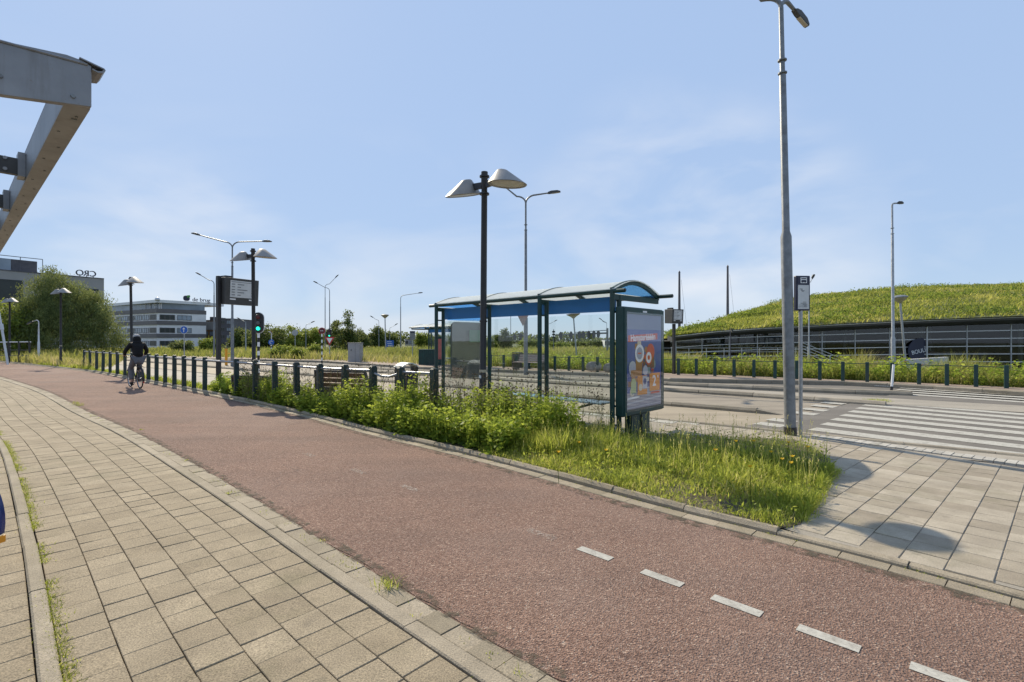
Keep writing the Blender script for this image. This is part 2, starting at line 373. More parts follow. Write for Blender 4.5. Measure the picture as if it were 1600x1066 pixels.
# ------------------------------------------------------------------ palette
M = {}
def asphalt_red():
    m, nt, b = new_mat('red_asphalt')
    tc = nt.nodes.new('ShaderNodeTexCoord')
    v = N(nt, 'ShaderNodeTexVoronoi', Scale=105.0); L(nt, tc.outputs['Object'], v.inputs['Vector'])
    sepc = nt.nodes.new('ShaderNodeSeparateColor'); L(nt, v.outputs['Color'], sepc.inputs[0])
    g = ramp(nt, sepc.outputs[0], [(0.0, (.105, .060, .042)), (.35, (.200, .120, .085)), (.7, (.255, .160, .115)), (.94, (.31, .21, .158)), (1.0, (.44, .35, .27))])
    big = ramp(nt, noise(nt, .55, 5, .6), [(.3, (.84, .82, .82)), (.7, (1.13, 1.08, 1.05))])
    c = mix(nt, g, big, 1.0, 'MULTIPLY')
    fine = ramp(nt, noise(nt, 140, 2), [(.3, (.75, .75, .75)), (.7, (1.2, 1.2, 1.2))])
    c = mix(nt, c, fine, 1.0, 'MULTIPLY')
    wear = ramp(nt, noise(nt, .23, 4, .6), [(.48, (0, 0, 0)), (.75, (1, 1, 1))])
    c = mix(nt, c, (.29, .215, .175), mix(nt, (0, 0, 0), wear, .55))
    tc2 = nt.nodes.new('ShaderNodeTexCoord'); mp2 = nt.nodes.new('ShaderNodeMapping'); mp2.inputs['Rotation'].default_value = (0, 0, math.radians(43)); mp2.inputs['Scale'].default_value = (.10, 2.2, 1)
    L(nt, tc2.outputs['Object'], mp2.inputs[0]); n3 = N(nt, 'ShaderNodeTexNoise', Scale=1.0, Detail=4, Roughness=.55); L(nt, mp2.outputs[0], n3.inputs['Vector'])
    lanes = ramp(nt, n3.outputs['Fac'], [(.34, (.92, .92, .93)), (.66, (1.07, 1.06, 1.05))]); c = mix(nt, c, lanes, 1.0, 'MULTIPLY')
    sp = ramp(nt, noise(nt, 2.3, 8, .75), [(.66, (0, 0, 0)), (.80, (1, 1, 1))]); c = mix(nt, c, (.12, .085, .07), mix(nt, (0, 0, 0), sp, .25))
    v2 = N(nt, 'ShaderNodeTexVoronoi', Scale=.33, feature='DISTANCE_TO_EDGE'); nd = N(nt, 'ShaderNodeTexNoise', Scale=2.5, Detail=5); L(nt, tc2.outputs['Object'], nd.inputs['Vector'])
    ad = N(nt, 'ShaderNodeVectorMath', operation='ADD'); sc3 = N(nt, 'ShaderNodeVectorMath', operation='SCALE'); sc3.inputs['Scale'].default_value = .8; L(nt, nd.outputs['Color'], sc3.inputs[0]); L(nt, tc2.outputs['Object'], ad.inputs[0]); L(nt, sc3.outputs[0], ad.inputs[1]); L(nt, ad.outputs[0], v2.inputs['Vector'])
    ck = ramp(nt, v2.outputs['Distance'], [(.0, (1, 1, 1)), (.004, (0, 0, 0))]); msk = ramp(nt, noise(nt, .4, 2), [(.52, (0, 0, 0)), (.62, (1, 1, 1))]); ckm = mix(nt, ck, msk, 1.0, 'MULTIPLY')
    c = mix(nt, c, (.06, .045, .04), mix(nt, (0, 0, 0), ckm, .7))
    L(nt, c, b.inputs['Base Color']); b.inputs['Roughness'].default_value = .9; b.inputs['Specular IOR Level'].default_value = .2; b.inputs['Sheen Weight'].default_value = .08; b.inputs['Sheen Roughness'].default_value = .6; b.inputs['Sheen Tint'].default_value = (.9, .86, .84, 1)
    bump(nt, b, v.outputs['Distance'], .9, .010)
    return m
M['path'] = asphalt_red()
def concrete_tiles(name, lo, hi, speck=.5, moss=(.13, .12, .06)):
    m, nt, b = new_mat(name)
    a = nt.nodes.new('ShaderNodeAttribute'); a.attribute_name = 'rnd'
    c = ramp(nt, a.outputs['Fac'], [(0, lo), (1, hi)])
    f = ramp(nt, noise(nt, 130, 2, .6), [(.3, (.55, .53, .50)), (.5, (1, 1, 1)), (.72, (1.5, 1.46, 1.4))])
    c = mix(nt, c, f, speck, 'MULTIPLY')
    g = ramp(nt, noise(nt, 3.2, 6, .65), [(.3, (.78, .76, .74)), (.7, (1.12, 1.1, 1.08))])
    c = mix(nt, c, g, 1.0, 'MULTIPLY')
    gs = ramp(nt, noise(nt, 7.5, 1, .4), [(.70, (0, 0, 0)), (.735, (1, 1, 1))]); c = mix(nt, c, (.10, .085, .065), mix(nt, (0, 0, 0), gs, .22))
    st = ramp(nt, noise(nt, 1.1, 7, .7), [(.54, (0, 0, 0)), (.72, (1, 1, 1))])
    c = mix(nt, c, moss, mix(nt, (0, 0, 0), st, .45))
    L(nt, c, b.inputs['Base Color']); b.inputs['Roughness'].default_value = .88; b.inputs['Specular IOR Level'].default_value = .3
    bump(nt, b, noise(nt, 90, 3), .55, .008)
    return m
M['tile'] = concrete_tiles('paving_slab', (.258, .212, .144), (.312, .261, .183), 1.0)
M['tile2'] = concrete_tiles('platform_slab', (.29, .25, .19), (.40, .355, .28), .4)
M['kerb'] = concrete_tiles('kerb_concrete', (.25, .215, .155), (.33, .285, .215), .7)
M['kerb2'] = concrete_tiles('road_kerb', (.25, .22, .17), (.34, .30, .235), .5)
M['joint'] = plain('joint_soil', (.055, .045, .03), .95, 0, .4, 14)
M['soil'] = plain('verge_soil', (.075, .06, .035), .95, 0, .45, 6, .5, 25)
M['meadow'] = plain('meadow_ground', (.09, .10, .035), .95, 0, .4, .8)
def road(name, c, scale, streak):
    m, nt, b = new_mat(name)
    f = ramp(nt, noise(nt, 80, 3, .6), [(.3, [x * .78 for x in c]), (.7, [x * 1.2 for x in c])])
    tc = nt.nodes.new('ShaderNodeTexCoord'); mp = nt.nodes.new('ShaderNodeMapping')
    mp.inputs['Rotation'].default_value = (0, 0, math.radians(38.5)); mp.inputs['Scale'].default_value = (.12, 1.6, 1)
    L(nt, tc.outputs['Object'], mp.inputs[0]); n = N(nt, 'ShaderNodeTexNoise', Scale=1.0, Detail=5, Roughness=.6); L(nt, mp.outputs[0], n.inputs['Vector'])
    s = ramp(nt, n.outputs['Fac'], [(.32, (1 - streak,) * 3), (.68, (1 + streak * .5,) * 3)])
    col = mix(nt, f, s, 1.0, 'MULTIPLY')
    bl = ramp(nt, noise(nt, .8, 6, .65), [(.35, (.85, .84, .83)), (.65, (1.08, 1.07, 1.05))])
    col = mix(nt, col, bl, 1.0, 'MULTIPLY')
    L(nt, col, b.inputs['Base Color']); b.inputs['Roughness'].default_value = .85; b.inputs['Specular IOR Level'].default_value = .25
    bump(nt, b, noise(nt, 120, 3), .3, .006)
    return m
M['buslane'] = road('bus_lane_concrete', (.36, .305, .225), 1, .22)
M['lane2'] = road('lane_asphalt', (.29, .25, .195), 1, .25)
M['asph'] = road('grey_asphalt', (.175, .158, .135), 1, .2)
M['slab'] = road('platform_concrete', (.34, .305, .25), 1, .15)
M['pinkpave'] = road('pink_paving', (.31, .24, .19), 1, .2)
M['white'] = plain('white_marking', (.50, .49, .45), .8, 0, .14, 30, .2, 90, (.36, .34, .30))
M['white'] = None
def worn_paint():
    m, nt, b = new_mat('worn_white_marking')
    c = ramp(nt, noise(nt, 30, 4), [(.3, (.36, .34, .295)), (.7, (.49, .47, .41))])
    w = ramp(nt, noise(nt, 5.5, 9, .78), [(.52, (0, 0, 0)), (.66, (1, 1, 1))]); c = mix(nt, c, (.22, .20, .17), mix(nt, (0, 0, 0), w, .75))
    w2 = ramp(nt, noise(nt, 55, 4, .7), [(.58, (0, 0, 0)), (.66, (1, 1, 1))]); c = mix(nt, c, (.2, .18, .155), mix(nt, (0, 0, 0), w2, .6))
    L(nt, c, b.inputs['Base Color']); b.inputs['Roughness'].default_value = .9; b.inputs['Specular IOR Level'].default_value = .15; bump(nt, b, noise(nt, 90, 3), .4, .005); return m
M['white'] = worn_paint()
M['tactile'] = concrete_tiles('tactile_slab', (.40, .385, .34), (.50, .48, .43), .4)
M['dgreen'] = plain('dark_green_paint', (.006, .042, .038), .5, 0, .3, 5, 0, 60, (.03, .05, .045))
M['bolgreen'] = plain('bollard_green', (.014, .035, .034), .45, 0, .35, 8, .1, 40, (.04, .05, .045))
M['black'] = plain('black_paint', (.018, .017, .018), .45, 0, .3, 8)
M['grayblk'] = plain('display_housing', (.05, .05, .048), .5, 0, .2, 10)
M['galv'] = plain('galvanised_steel', (.36, .37, .38), .42, .55, .18, 14, .05, 60, (.26, .27, .27))
M['galvd'] = plain('weathered_shaded_steel', (.20, .21, .215), .5, .4, .2, 10, .1, 40, (.13, .13, .13))  # darker steel; on lamp poles it also paints in backlit shade
def stained_steel():
    m, nt, b = new_mat('stained_canopy_steel')
    tc = nt.nodes.new('ShaderNodeTexCoord'); mp = nt.nodes.new('ShaderNodeMapping'); mp.inputs['Scale'].default_value = (9, 9, .9); L(nt, tc.outputs['Object'], mp.inputs[0])
    n = N(nt, 'ShaderNodeTexNoise', Scale=1.0, Detail=6, Roughness=.65); L(nt, mp.outputs[0], n.inputs['Vector'])
    c = ramp(nt, noise(nt, 2.2, 5, .6), [(.3, (.20, .205, .215)), (.7, (.30, .305, .315))])
    f = ramp(nt, n.outputs['Fac'], [(.52, (0, 0, 0)), (.74, (1, 1, 1))]); c = mix(nt, c, (.15, .13, .11), mix(nt, (0, 0, 0), f, .6))
    r = ramp(nt, noise(nt, 26, 5, .7), [(.64, (0, 0, 0)), (.73, (1, 1, 1))]); c = mix(nt, c, (.20, .095, .04), mix(nt, (0, 0, 0), r, .45))
    L(nt, c, b.inputs['Base Color']); b.inputs['Roughness'].default_value = .5; b.inputs['Metallic'].default_value = .3; bump(nt, b, noise(nt, 14, 4), .2, .006); return m
M['beam'] = stained_steel()
M['beam_unused'] = plain('canopy_steel', (.27, .275, .28), .45, .35, .14, 5, .15, 22, (.19, .175, .155))
M['shade'] = plain('lamp_shade_metal', (.27, .255, .235), .5, .3, .15, 6, 0, 60, (.34, .30, .26))
M['lens'] = plain('lamp_lens', (.42, .37, .28), .35, 0, .15, 8)
M['dlens'] = plain('dark_lens', (.12, .12, .13), .2, 0, .2, 8)
M['roofpc'] = thin_glass('roof_sheet', (.85, .9, .9), .1, .25, .0, .68, (.86, .89, .88))
M['blue'] = thin_glass('blue_panel', (.25, .5, .8), .04, .1, 0, .8, (.10, .28, .52))
M['bluegl'] = thin_glass('blue_glass', (.40, .70, .95), .05, .1, .1, .0, (.2, .4, .7))
M['glass'] = thin_glass('clear_glass', (.93, .96, .95), .03)
M['smoke'] = thin_glass('smoked_glass', (.30, .32, .31), .10, .03, .75, 0, (.15, .16, .155))
M['seat'] = plain('seat_metal', (.72, .74, .70), .6, 0, .1, 10)
M['wood'] = plain('bench_wood', (.17, .085, .05), .7, 0, .35, 12, .3, 40)
M['wood2'] = plain('pale_bench_wood', (.33, .25, .22), .7, 0, .2, 12)
M['tyre'] = plain('rubber', (.014, .014, .014), .75, 0, .3, 20)
M['rim'] = plain('rim_metal', (.4, .4, .41), .35, .8, .1, 20)
M['bike'] = plain('bike_frame_black', (.02, .02, .022), .35, 0, .2, 8)
M['bikeblue'] = plain('bike_blue_paint', (.012, .028, .14), .25, 0, .2, 8)
M['orange'] = plain('orange_plastic', (.75, .30, .02), .4, 0, .1, 8)
M['redp'] = plain('red_paint', (.45, .03, .025), .45, 0, .15, 8)
M['signblue'] = plain('sign_blue', (.015, .10, .42), .45, 0, .1, 8)
M['signwhite'] = plain('sign_white', (.75, .76, .77), .5, 0, .06, 8)
M['navy'] = plain('navy_panel', (.018, .022, .05), .4, 0, .1, 8)
M['paper'] = plain('display_paper', (.55, .57, .57), .6, 0, .08, 6)
M['ink'] = plain('grey_print', (.20, .21, .22), .6, 0, .3, 20)
M['green_on'] = emit('green_signal', (.02, .8, .5), 1.3)
M['red_sig'] = plain('red_lens', (.10, .012, .012), .3, 0, .2, 8)
M['jacket'] = plain('black_jacket', (.005, .005, .006), .95, 0, .4, 30, .4, 60)
M['grey_cloth'] = plain('grey_trousers', (.13, .133, .145), .9, 0, .15, 25, .3, 60)
M['skin'] = plain('skin', (.45, .27, .2), .55, 0, .1, 20)
M['hair'] = plain('dark_hair', (.02, .014, .01), .6, 0, .4, 60)
M['cap'] = plain('grey_cap', (.36, .35, .35), .8, 0, .15, 30)
M['rock'] = plain('boulder_stone', (.24, .215, .18), .9, 0, .35, 4, .8, 9)
M['greyb'] = plain('grey_facade', (.33, .315, .30), .8, 0, .08, .6)
M['greybd'] = plain('dark_cladding', (.09, .085, .095), .6, 0, .2, 2)
M['whiteb'] = plain('pale_facade', (.74, .73, .72), .6, 0, .08, .5)
M['bandb'] = plain('dark_band', (.14, .125, .12), .6, 0, .15, 1)
M['brownb'] = plain('brown_facade', (.27, .155, .07), .8, 0, .2, 1.5)
M['redb'] = plain('red_facade', (.30, .07, .05), .8, 0, .2, 1.5)
M['wind'] = plain('window_glass', (.025, .03, .027), .3, 0, .5, .6)
M['windl'] = plain('bright_window_glass', (.22, .26, .30), .1, 0, .35, .25)
M['bark'] = plain('bark', (.09, .07, .05), .9, 0, .4, 6, .5, 20)
M['fascia'] = plain('dark_fascia', (.075, .074, .078), .5, .2, .12, 1.2)
M['trim'] = plain('metal_trim', (.55, .56, .57), .4, .5, .1, 3)
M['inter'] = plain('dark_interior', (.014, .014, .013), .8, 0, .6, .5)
M['interl'] = plain('pale_reflection_furniture', (.34, .30, .26), .8, 0, .3, 1.5)  # pale tone suggests bright reflections in the glazing
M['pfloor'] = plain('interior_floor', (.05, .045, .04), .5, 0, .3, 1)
M['concw'] = plain('pale_concrete', (.50, .49, .48), .85, 0, .08, 3)
M['mast'] = plain('dark_mast', (.10, .09, .10), .5, .2, .15, 3)
M['cabinet'] = plain('grey_cabinet', (.30, .295, .29), .6, 0, .1, 3, 0, 60, (.22, .21, .2))
M['yellow'] = plain('yellow_post', (.75, .33, .02), .5, 0, .1, 5)

GREEN = [(0, (.03, .06, .010)), (.35, (.15, .23, .018)), (.7, (.33, .41, .038)), (1, (.48, .50, .085))]
M['bush'] = foliage('weed_leaf', GREEN, .52)
M['grass'] = foliage('grass_blade', [(0, (.10, .15, .016)), (.4, (.30, .36, .035)), (.78, (.46, .47, .08)), (1, (.62, .53, .24))], .6)
M['dry'] = foliage('tall_dry_grass', [(0, (.09, .125, .018)), (.4, (.23, .255, .045)), (.75, (.38, .34, .10)), (1, (.52, .41, .22))], .45)
M['hill'] = foliage('mound_grass_blade', [(0, (.08, .13, .018)), (.4, (.24, .27, .035)), (.75, (.38, .37, .07)), (1, (.52, .45, .15))], .55)
M['stalk'] = foliage('stalk_brown', [(0, (.05, .03, .03)), (.5, (.12, .09, .05)), (1, (.16, .17, .06))], .1)
M['willow'] = foliage('willow_leaf', [(0, (.045, .07, .025)), (.5, (.14, .18, .055)), (1, (.30, .33, .11))], .4)
M['tree1'] = foliage('tree_leaf', [(0, (.03, .055, .014)), (.5, (.075, .115, .026)), (1, (.15, .19, .05))], .4)
M['tree2'] = foliage('bright_tree_leaf', [(0, (.06, .10, .013)), (.5, (.16, .22, .025)), (1, (.30, .34, .055))], .45)
M['petal'] = foliage('yellow_petal', [(0, (.7, .42, .01)), (1, (.85, .58, .03))], .3)
M['poppy'] = foliage('orange_petal', [(0, (.6, .10, .02)), (1, (.75, .2, .05))], .3)

# ------------------------------------------------------------------ ground, paths, road
gx = sorted(set([-3000, -1200, -500, -250] + list(range(-120, 121, 4)) + [250, 500, 1200, 3000]))
gy = sorted(set([-400, -100, -40] + list(range(-20, 141, 4)) + [220, 400, 900, 2000, 4000]))
def gz(x, y):
    u = x * NX + y * NY; t = x * NY - y * NX
    z = -0.07
    if u > 24 and x > 4: z -= 0.85 * min(1, (u - 24) / 7) * min(1, (x - 4) / 8)
    return z
g = MB(); g.add([(x, y, gz(x, y)) for y in gy for x in gx], [(j * len(gx) + i, j * len(gx) + i + 1, (j + 1) * len(gx) + i + 1, (j + 1) * len(gx) + i) for j in range(len(gy) - 1) for i in range(len(gx) - 1)])
struct(g.build('ground', M['meadow'], smooth=True))

EL = smooth_curve([(4.0, -1.2), (2.0, .72), (.21, 2.368), (-.6, 3.12), (-1.08, 3.56), (-1.783, 4.30), (-2.634, 5.12), (-3.55, 5.96), (-5.05, 7.38), (-7.05, 9.18), (-9.4, 11.14), (-14.66, 15.8), (-23.3, 22.7), (-48, 42)], .12)
ER = smooth_curve([(6.4, -1.2), (4.4, 1.4), (3.033, 2.957), (2.594, 3.5), (1.98, 4.08), (1.62, 4.38), (.922, 5.136), (-.23, 6.4), (-1.50, 7.62), (-2.449, 8.50), (-4.446, 10.55), (-8.5, 14.36), (-14.0, 19.2), (-22.8, 26.55), (-42, 40), (-60, 53)], .12)
def relax(c, step, it):
    c = resample(c, step)
    for _ in range(it): c = [c[0]] + [(c[i - 1] + c[i] * 2 + c[i + 1]) / 4 for i in range(1, len(c) - 1)] + [c[-1]]
    return smooth_curve(c, .12)
EL = relax(EL, .4, 14); ER = relax(ER, .3, 6)
# path surface with a slightly ragged asphalt edge
def rag(c, a):
    out = []
    for i, p in enumerate(c):
        n = a * (math.sin(i * 1.7) * .4 + math.sin(i * .61 + 1) * .6 + random.uniform(-.8, .8)); d = (c[min(i + 1, len(c) - 1)] - c[max(i - 1, 0)]).normalized()
        out.append(p + Vector((d.y, -d.x)) * n)
    return out
nn = 700
def resn(c, n):
    d = [0.0]
    for i in range(1, len(c)): d.append(d[-1] + (c[i] - c[i - 1]).length)
    out = []; j = 0
    for k in range(n + 1):
        s = d[-1] * (k / n); 
        while j < len(d) - 2 and d[j + 1] < s: j += 1
        out.append(c[j].lerp(c[j + 1], (s - d[j]) / max(1e-9, d[j + 1] - d[j])))
    return out
pl, pr_ = rag(resn(EL, nn), .014), resn(offset(ER, .01), nn)
struct(strip('cycle_path', pl, pr_, 0.0, M['path']))
struct(strip('path_edge', offset(pl, .004), offset(pl, -.018), -.004, M['path']))
def dirt_mat():
    m, nt, b = new_mat('edge_dirt'); b.inputs['Base Color'].default_value = (.085, .07, .045, 1); b.inputs['Roughness'].default_value = .95
    f = ramp(nt, noise(nt, 9, 8, .75), [(.47, (0, 0, 0)), (.62, (.85, .85, .85))]); L(nt, f, b.inputs['Alpha']); return m
M['dirt'] = dirt_mat()
tag(strip('edge_dirt', offset(EL, -.03), offset(EL, .07), .0035, M['dirt']), None, None, None, 'stuff'); tag(strip('edge_dirt', offset(ER, -.11), offset(ER, .02), .0045, M['dirt']), None, None, None, 'stuff')
# base layers under pavement
struct(strip('pavement_bed', offset(EL, .05), offset(EL, -7.5), -.022, M['joint']))
kerb(offset(EL, -.158), .15, -.05, -.001, .21, M['kerb'], 'gutter_bricks', .006, .006, .004)
kerb(offset(EL, -.275), .10, -.05, .022, 1.0, M['kerb'], 'pavement_kerb', .008, .006, .003)
TS = .242; TL = .221
def row_tiles(m, c, o0, o1, step, z, ymax=60, brick=True):
    a, b = resample(offset(c, o0 + .0035), .06), None
    d = [0.0]; cc = c
    for i in range(1, len(cc)): d.append(d[-1] + (cc[i] - cc[i - 1]).length)
    s = random.uniform(0, step); j = 0; gp = .0024
    def at(s, o):
        nonlocal j
        j = 0 if s < d[j] else j
        while j < len(d) - 2 and d[j + 1] < s: j += 1
        p = cc[j].lerp(cc[j + 1], (s - d[j]) / max(1e-9, d[j + 1] - d[j])); q = (cc[min(j + 1, len(cc) - 1)] - cc[max(j - 1, 0)]).normalized()
        return p + Vector((q.y, -q.x)) * o
    while s + step < d[-1]:
        p = [at(s + gp, o0 + gp), at(s + step - gp, o0 + gp), at(s + step - gp, o1 - gp), at(s + gp, o1 - gp)]
        if p[0].y > -1 and p[0].y < ymax and abs(p[0].x) < p[0].y * 1.25 + 2.5: tile_mesh(m, p, z)
        s += step
mt = MB()
for k in range(6): row_tiles(mt, EL, -.285 - TL * (k + 1), -.285 - TL * k, TL, .014, 24)
struct(mt.build('pavement', M['tile'], attr=True))
kerb(offset(EL, -.285 - TL * 6 - .085), .08, -.05, .03, 1.0, M['kerb'], 'pavement_kerb', .01, .006, .003)
mt = MB()
for k in range(12): row_tiles(mt, EL, -1.70 - TL * (k + 1), -1.70 - TL * k, TL, .010, 16)
struct(mt.build('parking_pavement', M['tile'], attr=True))
# right-hand edge of the cycle path
kerb(offset(ER, .012), .135, -.05, .008, .3, M['kerb'], 'path_border', .006, .006, .003)
KR = offset(ER, .155)
i0 = min(range(len(KR)), key=lambda i: (KR[i] - Vector((2.35, 4.25))).length)
kerb(KR[i0:], .10, -.05, .065, .8, M['kerb'], 'verge_kerb', .03, .008, .006)
kerb(KR[:i0 + 1], .10, -.05, .030, .8, M['kerb'], 'verge_kerb', .012, .006, .004)
KV = offset(ER, .262)
def near(c, p): return min(range(len(c)), key=lambda i: (c[i] - Vector(p)).length)
# verge soil
vp = [tuple(p) for p in KV[i0:near(KV, (-60, 53))]]
fenceU = [(4.5, 7.95), (2.5, 8.45), (1.2, 8.6), (-2.2, 9.65), (-4.6, 11.6), (-9.9, 16.6), (-25.6, 30.2), (-62, 60)]
vpoly = [(2.47, 4.27), (3.9, 6.03), (4.3, 6.86)] + fenceU
soil = vp[::-1] + vpoly
s_ = MB(); s_.poly(soil, .035); struct(s_.build('verge', M['soil']))
# platform and carriageways
def band(name, u0, u1, z, mat, t0=-90, t1=60, n=2):
    m = MB(); m.poly([UT(u0, t0), UT(u0, t1), UT(u1, t1), UT(u1, t0)], z); return struct(m.build(name, mat))
pm = MB(); pm.poly([(4.6, 7.5), (2.3, 8.2), (1.2, 8.45), (-2.3, 9.5), (-4.8, 11.45), (-10.0, 16.4), (-25.4, 29.9), (-62, 59)] + [UT(9.75, -83), UT(9.75, 6)], .020); struct(pm.build('bus_platform', M['slab']))
band('bus_lane', 9.72, 12.3, .0, M['buslane'])
band('road', 12.25, 15.9, -.004, M['lane2'])
band('traffic_island', 15.7, 17.3, .02, M['slab'], -80, 3.2)
band('carriageway', 15.85, 21.6, -.012, M['asph'])
K1 = [G(1720, 628), G(1600, 619), G(1460, 609.5), G(1320, 602), G(1040, 596.5), G(949, 588), G(660, 577), G(503, 566.5), G(236, 560)]
pm = MB(); pm.poly([(p[0] + .08, p[1] + .1) for p in K1] + [UT(23.0, -60), UT(23.0, -6), UT(23.2, 8)], .105); struct(pm.build('far_pavement', M['pinkpave']))
def uline(pts): return [Vector(p) for p in pts]
kerb(uline([UT(12.0, -2.65), UT(12.05, -8), UT(12.15, -14), UT(12.3, -60)]), .26, -.05, .10, 1.9, M['kerb2'], 'road_kerb', .05, .012, .005)
kerb(uline([UT(9.66, 4.0), UT(9.7, -60)]), .14, -.05, .045, 1.0, M['kerb2'], 'road_kerb', .02, .008, .004)
kerb(uline([UT(15.25, -.45), UT(15.45, -3), UT(15.6, -60)]), .30, -.05, .11, 1.5, M['kerb2'], 'road_kerb', .06, .012, .005)
kerb(uline([UT(18.6, .1), UT(18.3, -1.2), UT(17.5, -6.5), UT(17.05, -12), UT(17.0, -60)]), .34, -.05, .12, 1.4, M['kerb2'], 'road_kerb', .06, .012, .005)
kerb(uline([G(1720, 628), G(1600, 619), G(1460, 609.5), G(1320, 602), G(1040, 591.5 + 5), G(949, 588), G(660, 577), G(503, 566.5), G(236, 560)]), .18, -.05, .14, 1.2, M['kerb2'], 'road_kerb', .03, .008, .005)
# nose of the separator, sloping to the road
nose = MB(); e = Vector(UT(12.0, -2.65)); d = Vector((NY, -NX)); r = Vector((d.y, -d.x))
p0, p1 = e, e - r * .26; q0, q1 = e + d * .5 - r * .06, e + d * .5 - r * .2
nose.add([(p0.x, p0.y, -.01), (p1.x, p1.y, -.01), (p1.x, p1.y, .09), (p0.x, p0.y, .09), (q0.x, q0.y, -.01), (q1.x, q1.y, -.01), (q1.x, q1.y, .005), (q0.x, q0.y, .005)], [(0, 1, 5, 4), (3, 2, 6, 7), (0, 3, 7, 4), (1, 2, 6, 5), (4, 5, 6, 7), (0, 1, 2, 3)])
struct(nose.build('road_kerb', M['kerb2']))
# zebra crossing
zt, zn = Vector((.6222, -.7828)), Vector((.7828, .6222))
z0 = Vector((5.44, 9.04))
def zp(a, b): p = z0 + zn * a + zt * b; return (p.x, p.y)
cr = MB(); cr.poly([zp(-1.0, -.9), zp(-1.0, 9), zp(9.0, 9), zp(9.0, -.9)], .010); struct(cr.build('crossing_asphalt', M['asph']))
cw = MB()
skew = Vector((3.33, 3.39)).normalized()
for k in range(9):
    o = z0 + skew * (.79 * k) - zt * 0
    for hw in (0,):
        a, b = o - zn * .2, o + zn * .2
        cw.add([(a.x, a.y, .015), ((a + zt * 6).x, (a + zt * 6).y, .015), ((b + zt * 6).x, (b + zt * 6).y, .015), (b.x, b.y, .015)], [(0, 1, 2, 3)])
for k in range(11, 16):
    o = z0 + skew * (.79 * k)
    a, b = o - zn * .2 - zt * 0, o + zn * .2
    cw.add([(a.x, a.y, .015), ((a + zt * 9).x, (a + zt * 9).y, .015), ((b + zt * 9).x, (b + zt * 9).y, .015), (b.x, b.y, .015)], [(0, 1, 2, 3)])
for (bx, by) in ((6.46, 10.9), (7.05, 11.5), (7.64, 12.1), (5.43, 9.9), (4.95, 9.42), (8.25, 12.7)):
    o = Vector((bx, by)) - zt * .32; a, b = o - zn * .19, o + zn * .19
    cw.add([(a.x, a.y, .015), ((a + zt * .5).x, (a + zt * .5).y, .015), ((b + zt * .5).x, (b + zt * .5).y, .015), (b.x, b.y, .015)], [(0, 1, 2, 3)])
struct(cw.build('road_markings', M['white']))
# white blocks on the platform edge
bw = MB()
for k in range(3):
    t = -4.35 + k * .42; bw.poly([UT(9.35, t), UT(9.35, t + .39), UT(9.66, t + .39), UT(9.66, t)], .026)
for k in range(7):
    t = -7.6 + k * .42; bw.poly([UT(9.4, t), UT(9.4, t + .38), UT(9.6, t + .38), UT(9.6, t)], .026)
struct(bw.build('platform_edge_marking', M['white']))
# dashes on the cycle path
dm = MB()
ds = [((905, 857), (955, 874)), ((1003, 893), (1067, 915)), ((1116, 934), (1187, 960)), ((1250, 982), (1340, 1014)), ((1434, 1044), (1535, 1081))]
dd = Vector(G(1340, 1014)) - Vector(G(905, 857)); dd.normalize(); dn = Vector((-dd.y, dd.x))
for a, b in ds:
    p, q = Vector(G(*a)), Vector(G(*b)); m_ = (p + q) / 2; ln = .29
    p, q = m_ - dd * ln / 2 + dn * .0, m_ + dd * ln / 2
    dm.poly([(p - dn * .04), (q - dn * .04), (q + dn * .04), (p + dn * .04)], .004)
struct(dm.build('path_marking', M['white']))
def faded():
    m, nt, b = new_mat('faded_marking'); b.inputs['Base Color'].default_value = (.42, .36, .30, 1); b.inputs['Roughness'].default_value = .9
    f = ramp(nt, noise(nt, 40, 6, .75), [(.46, (0, 0, 0)), (.62, (.75, .75, .75))]); L(nt, f, b.inputs['Alpha']); return m
fd = MB()
for px, py in ((640, 763), (560, 737), (483, 711), (845, 835)):
    m_ = Vector(G(px, py)); p, q = m_ - dd * .15, m_ + dd * .15; fd.poly([(p - dn * .04), (q - dn * .04), (q + dn * .04), (p + dn * .04)], .0042)
struct(fd.build('faded_path_marking', faded()))
for px, py, rz in ((1378, 609.5, -40), (1130, 604, -38), (985, 622, -38)):
    x, y = G(px, py); gr = thing('drain_grate', 'dark iron drain grate by the road kerb, ' + {1378: 'at the end of the traffic island', 1130: 'before the far kerb', 985: 'on the bus lane behind the advertising board'}[px], 'drain', (x, y, .004 if px != 1378 else .122), math.radians(rz))
    m = MB(); m.box((0, 0, .004), (.42, .3, .008)); m.build('frame', M['grayblk'], gr)
    m = MB()
    for k in range(6): m.box((-.15 + k * .06, 0, .0105), (.03, .22, .004))
    m.build('bars', M['galvd'], gr)
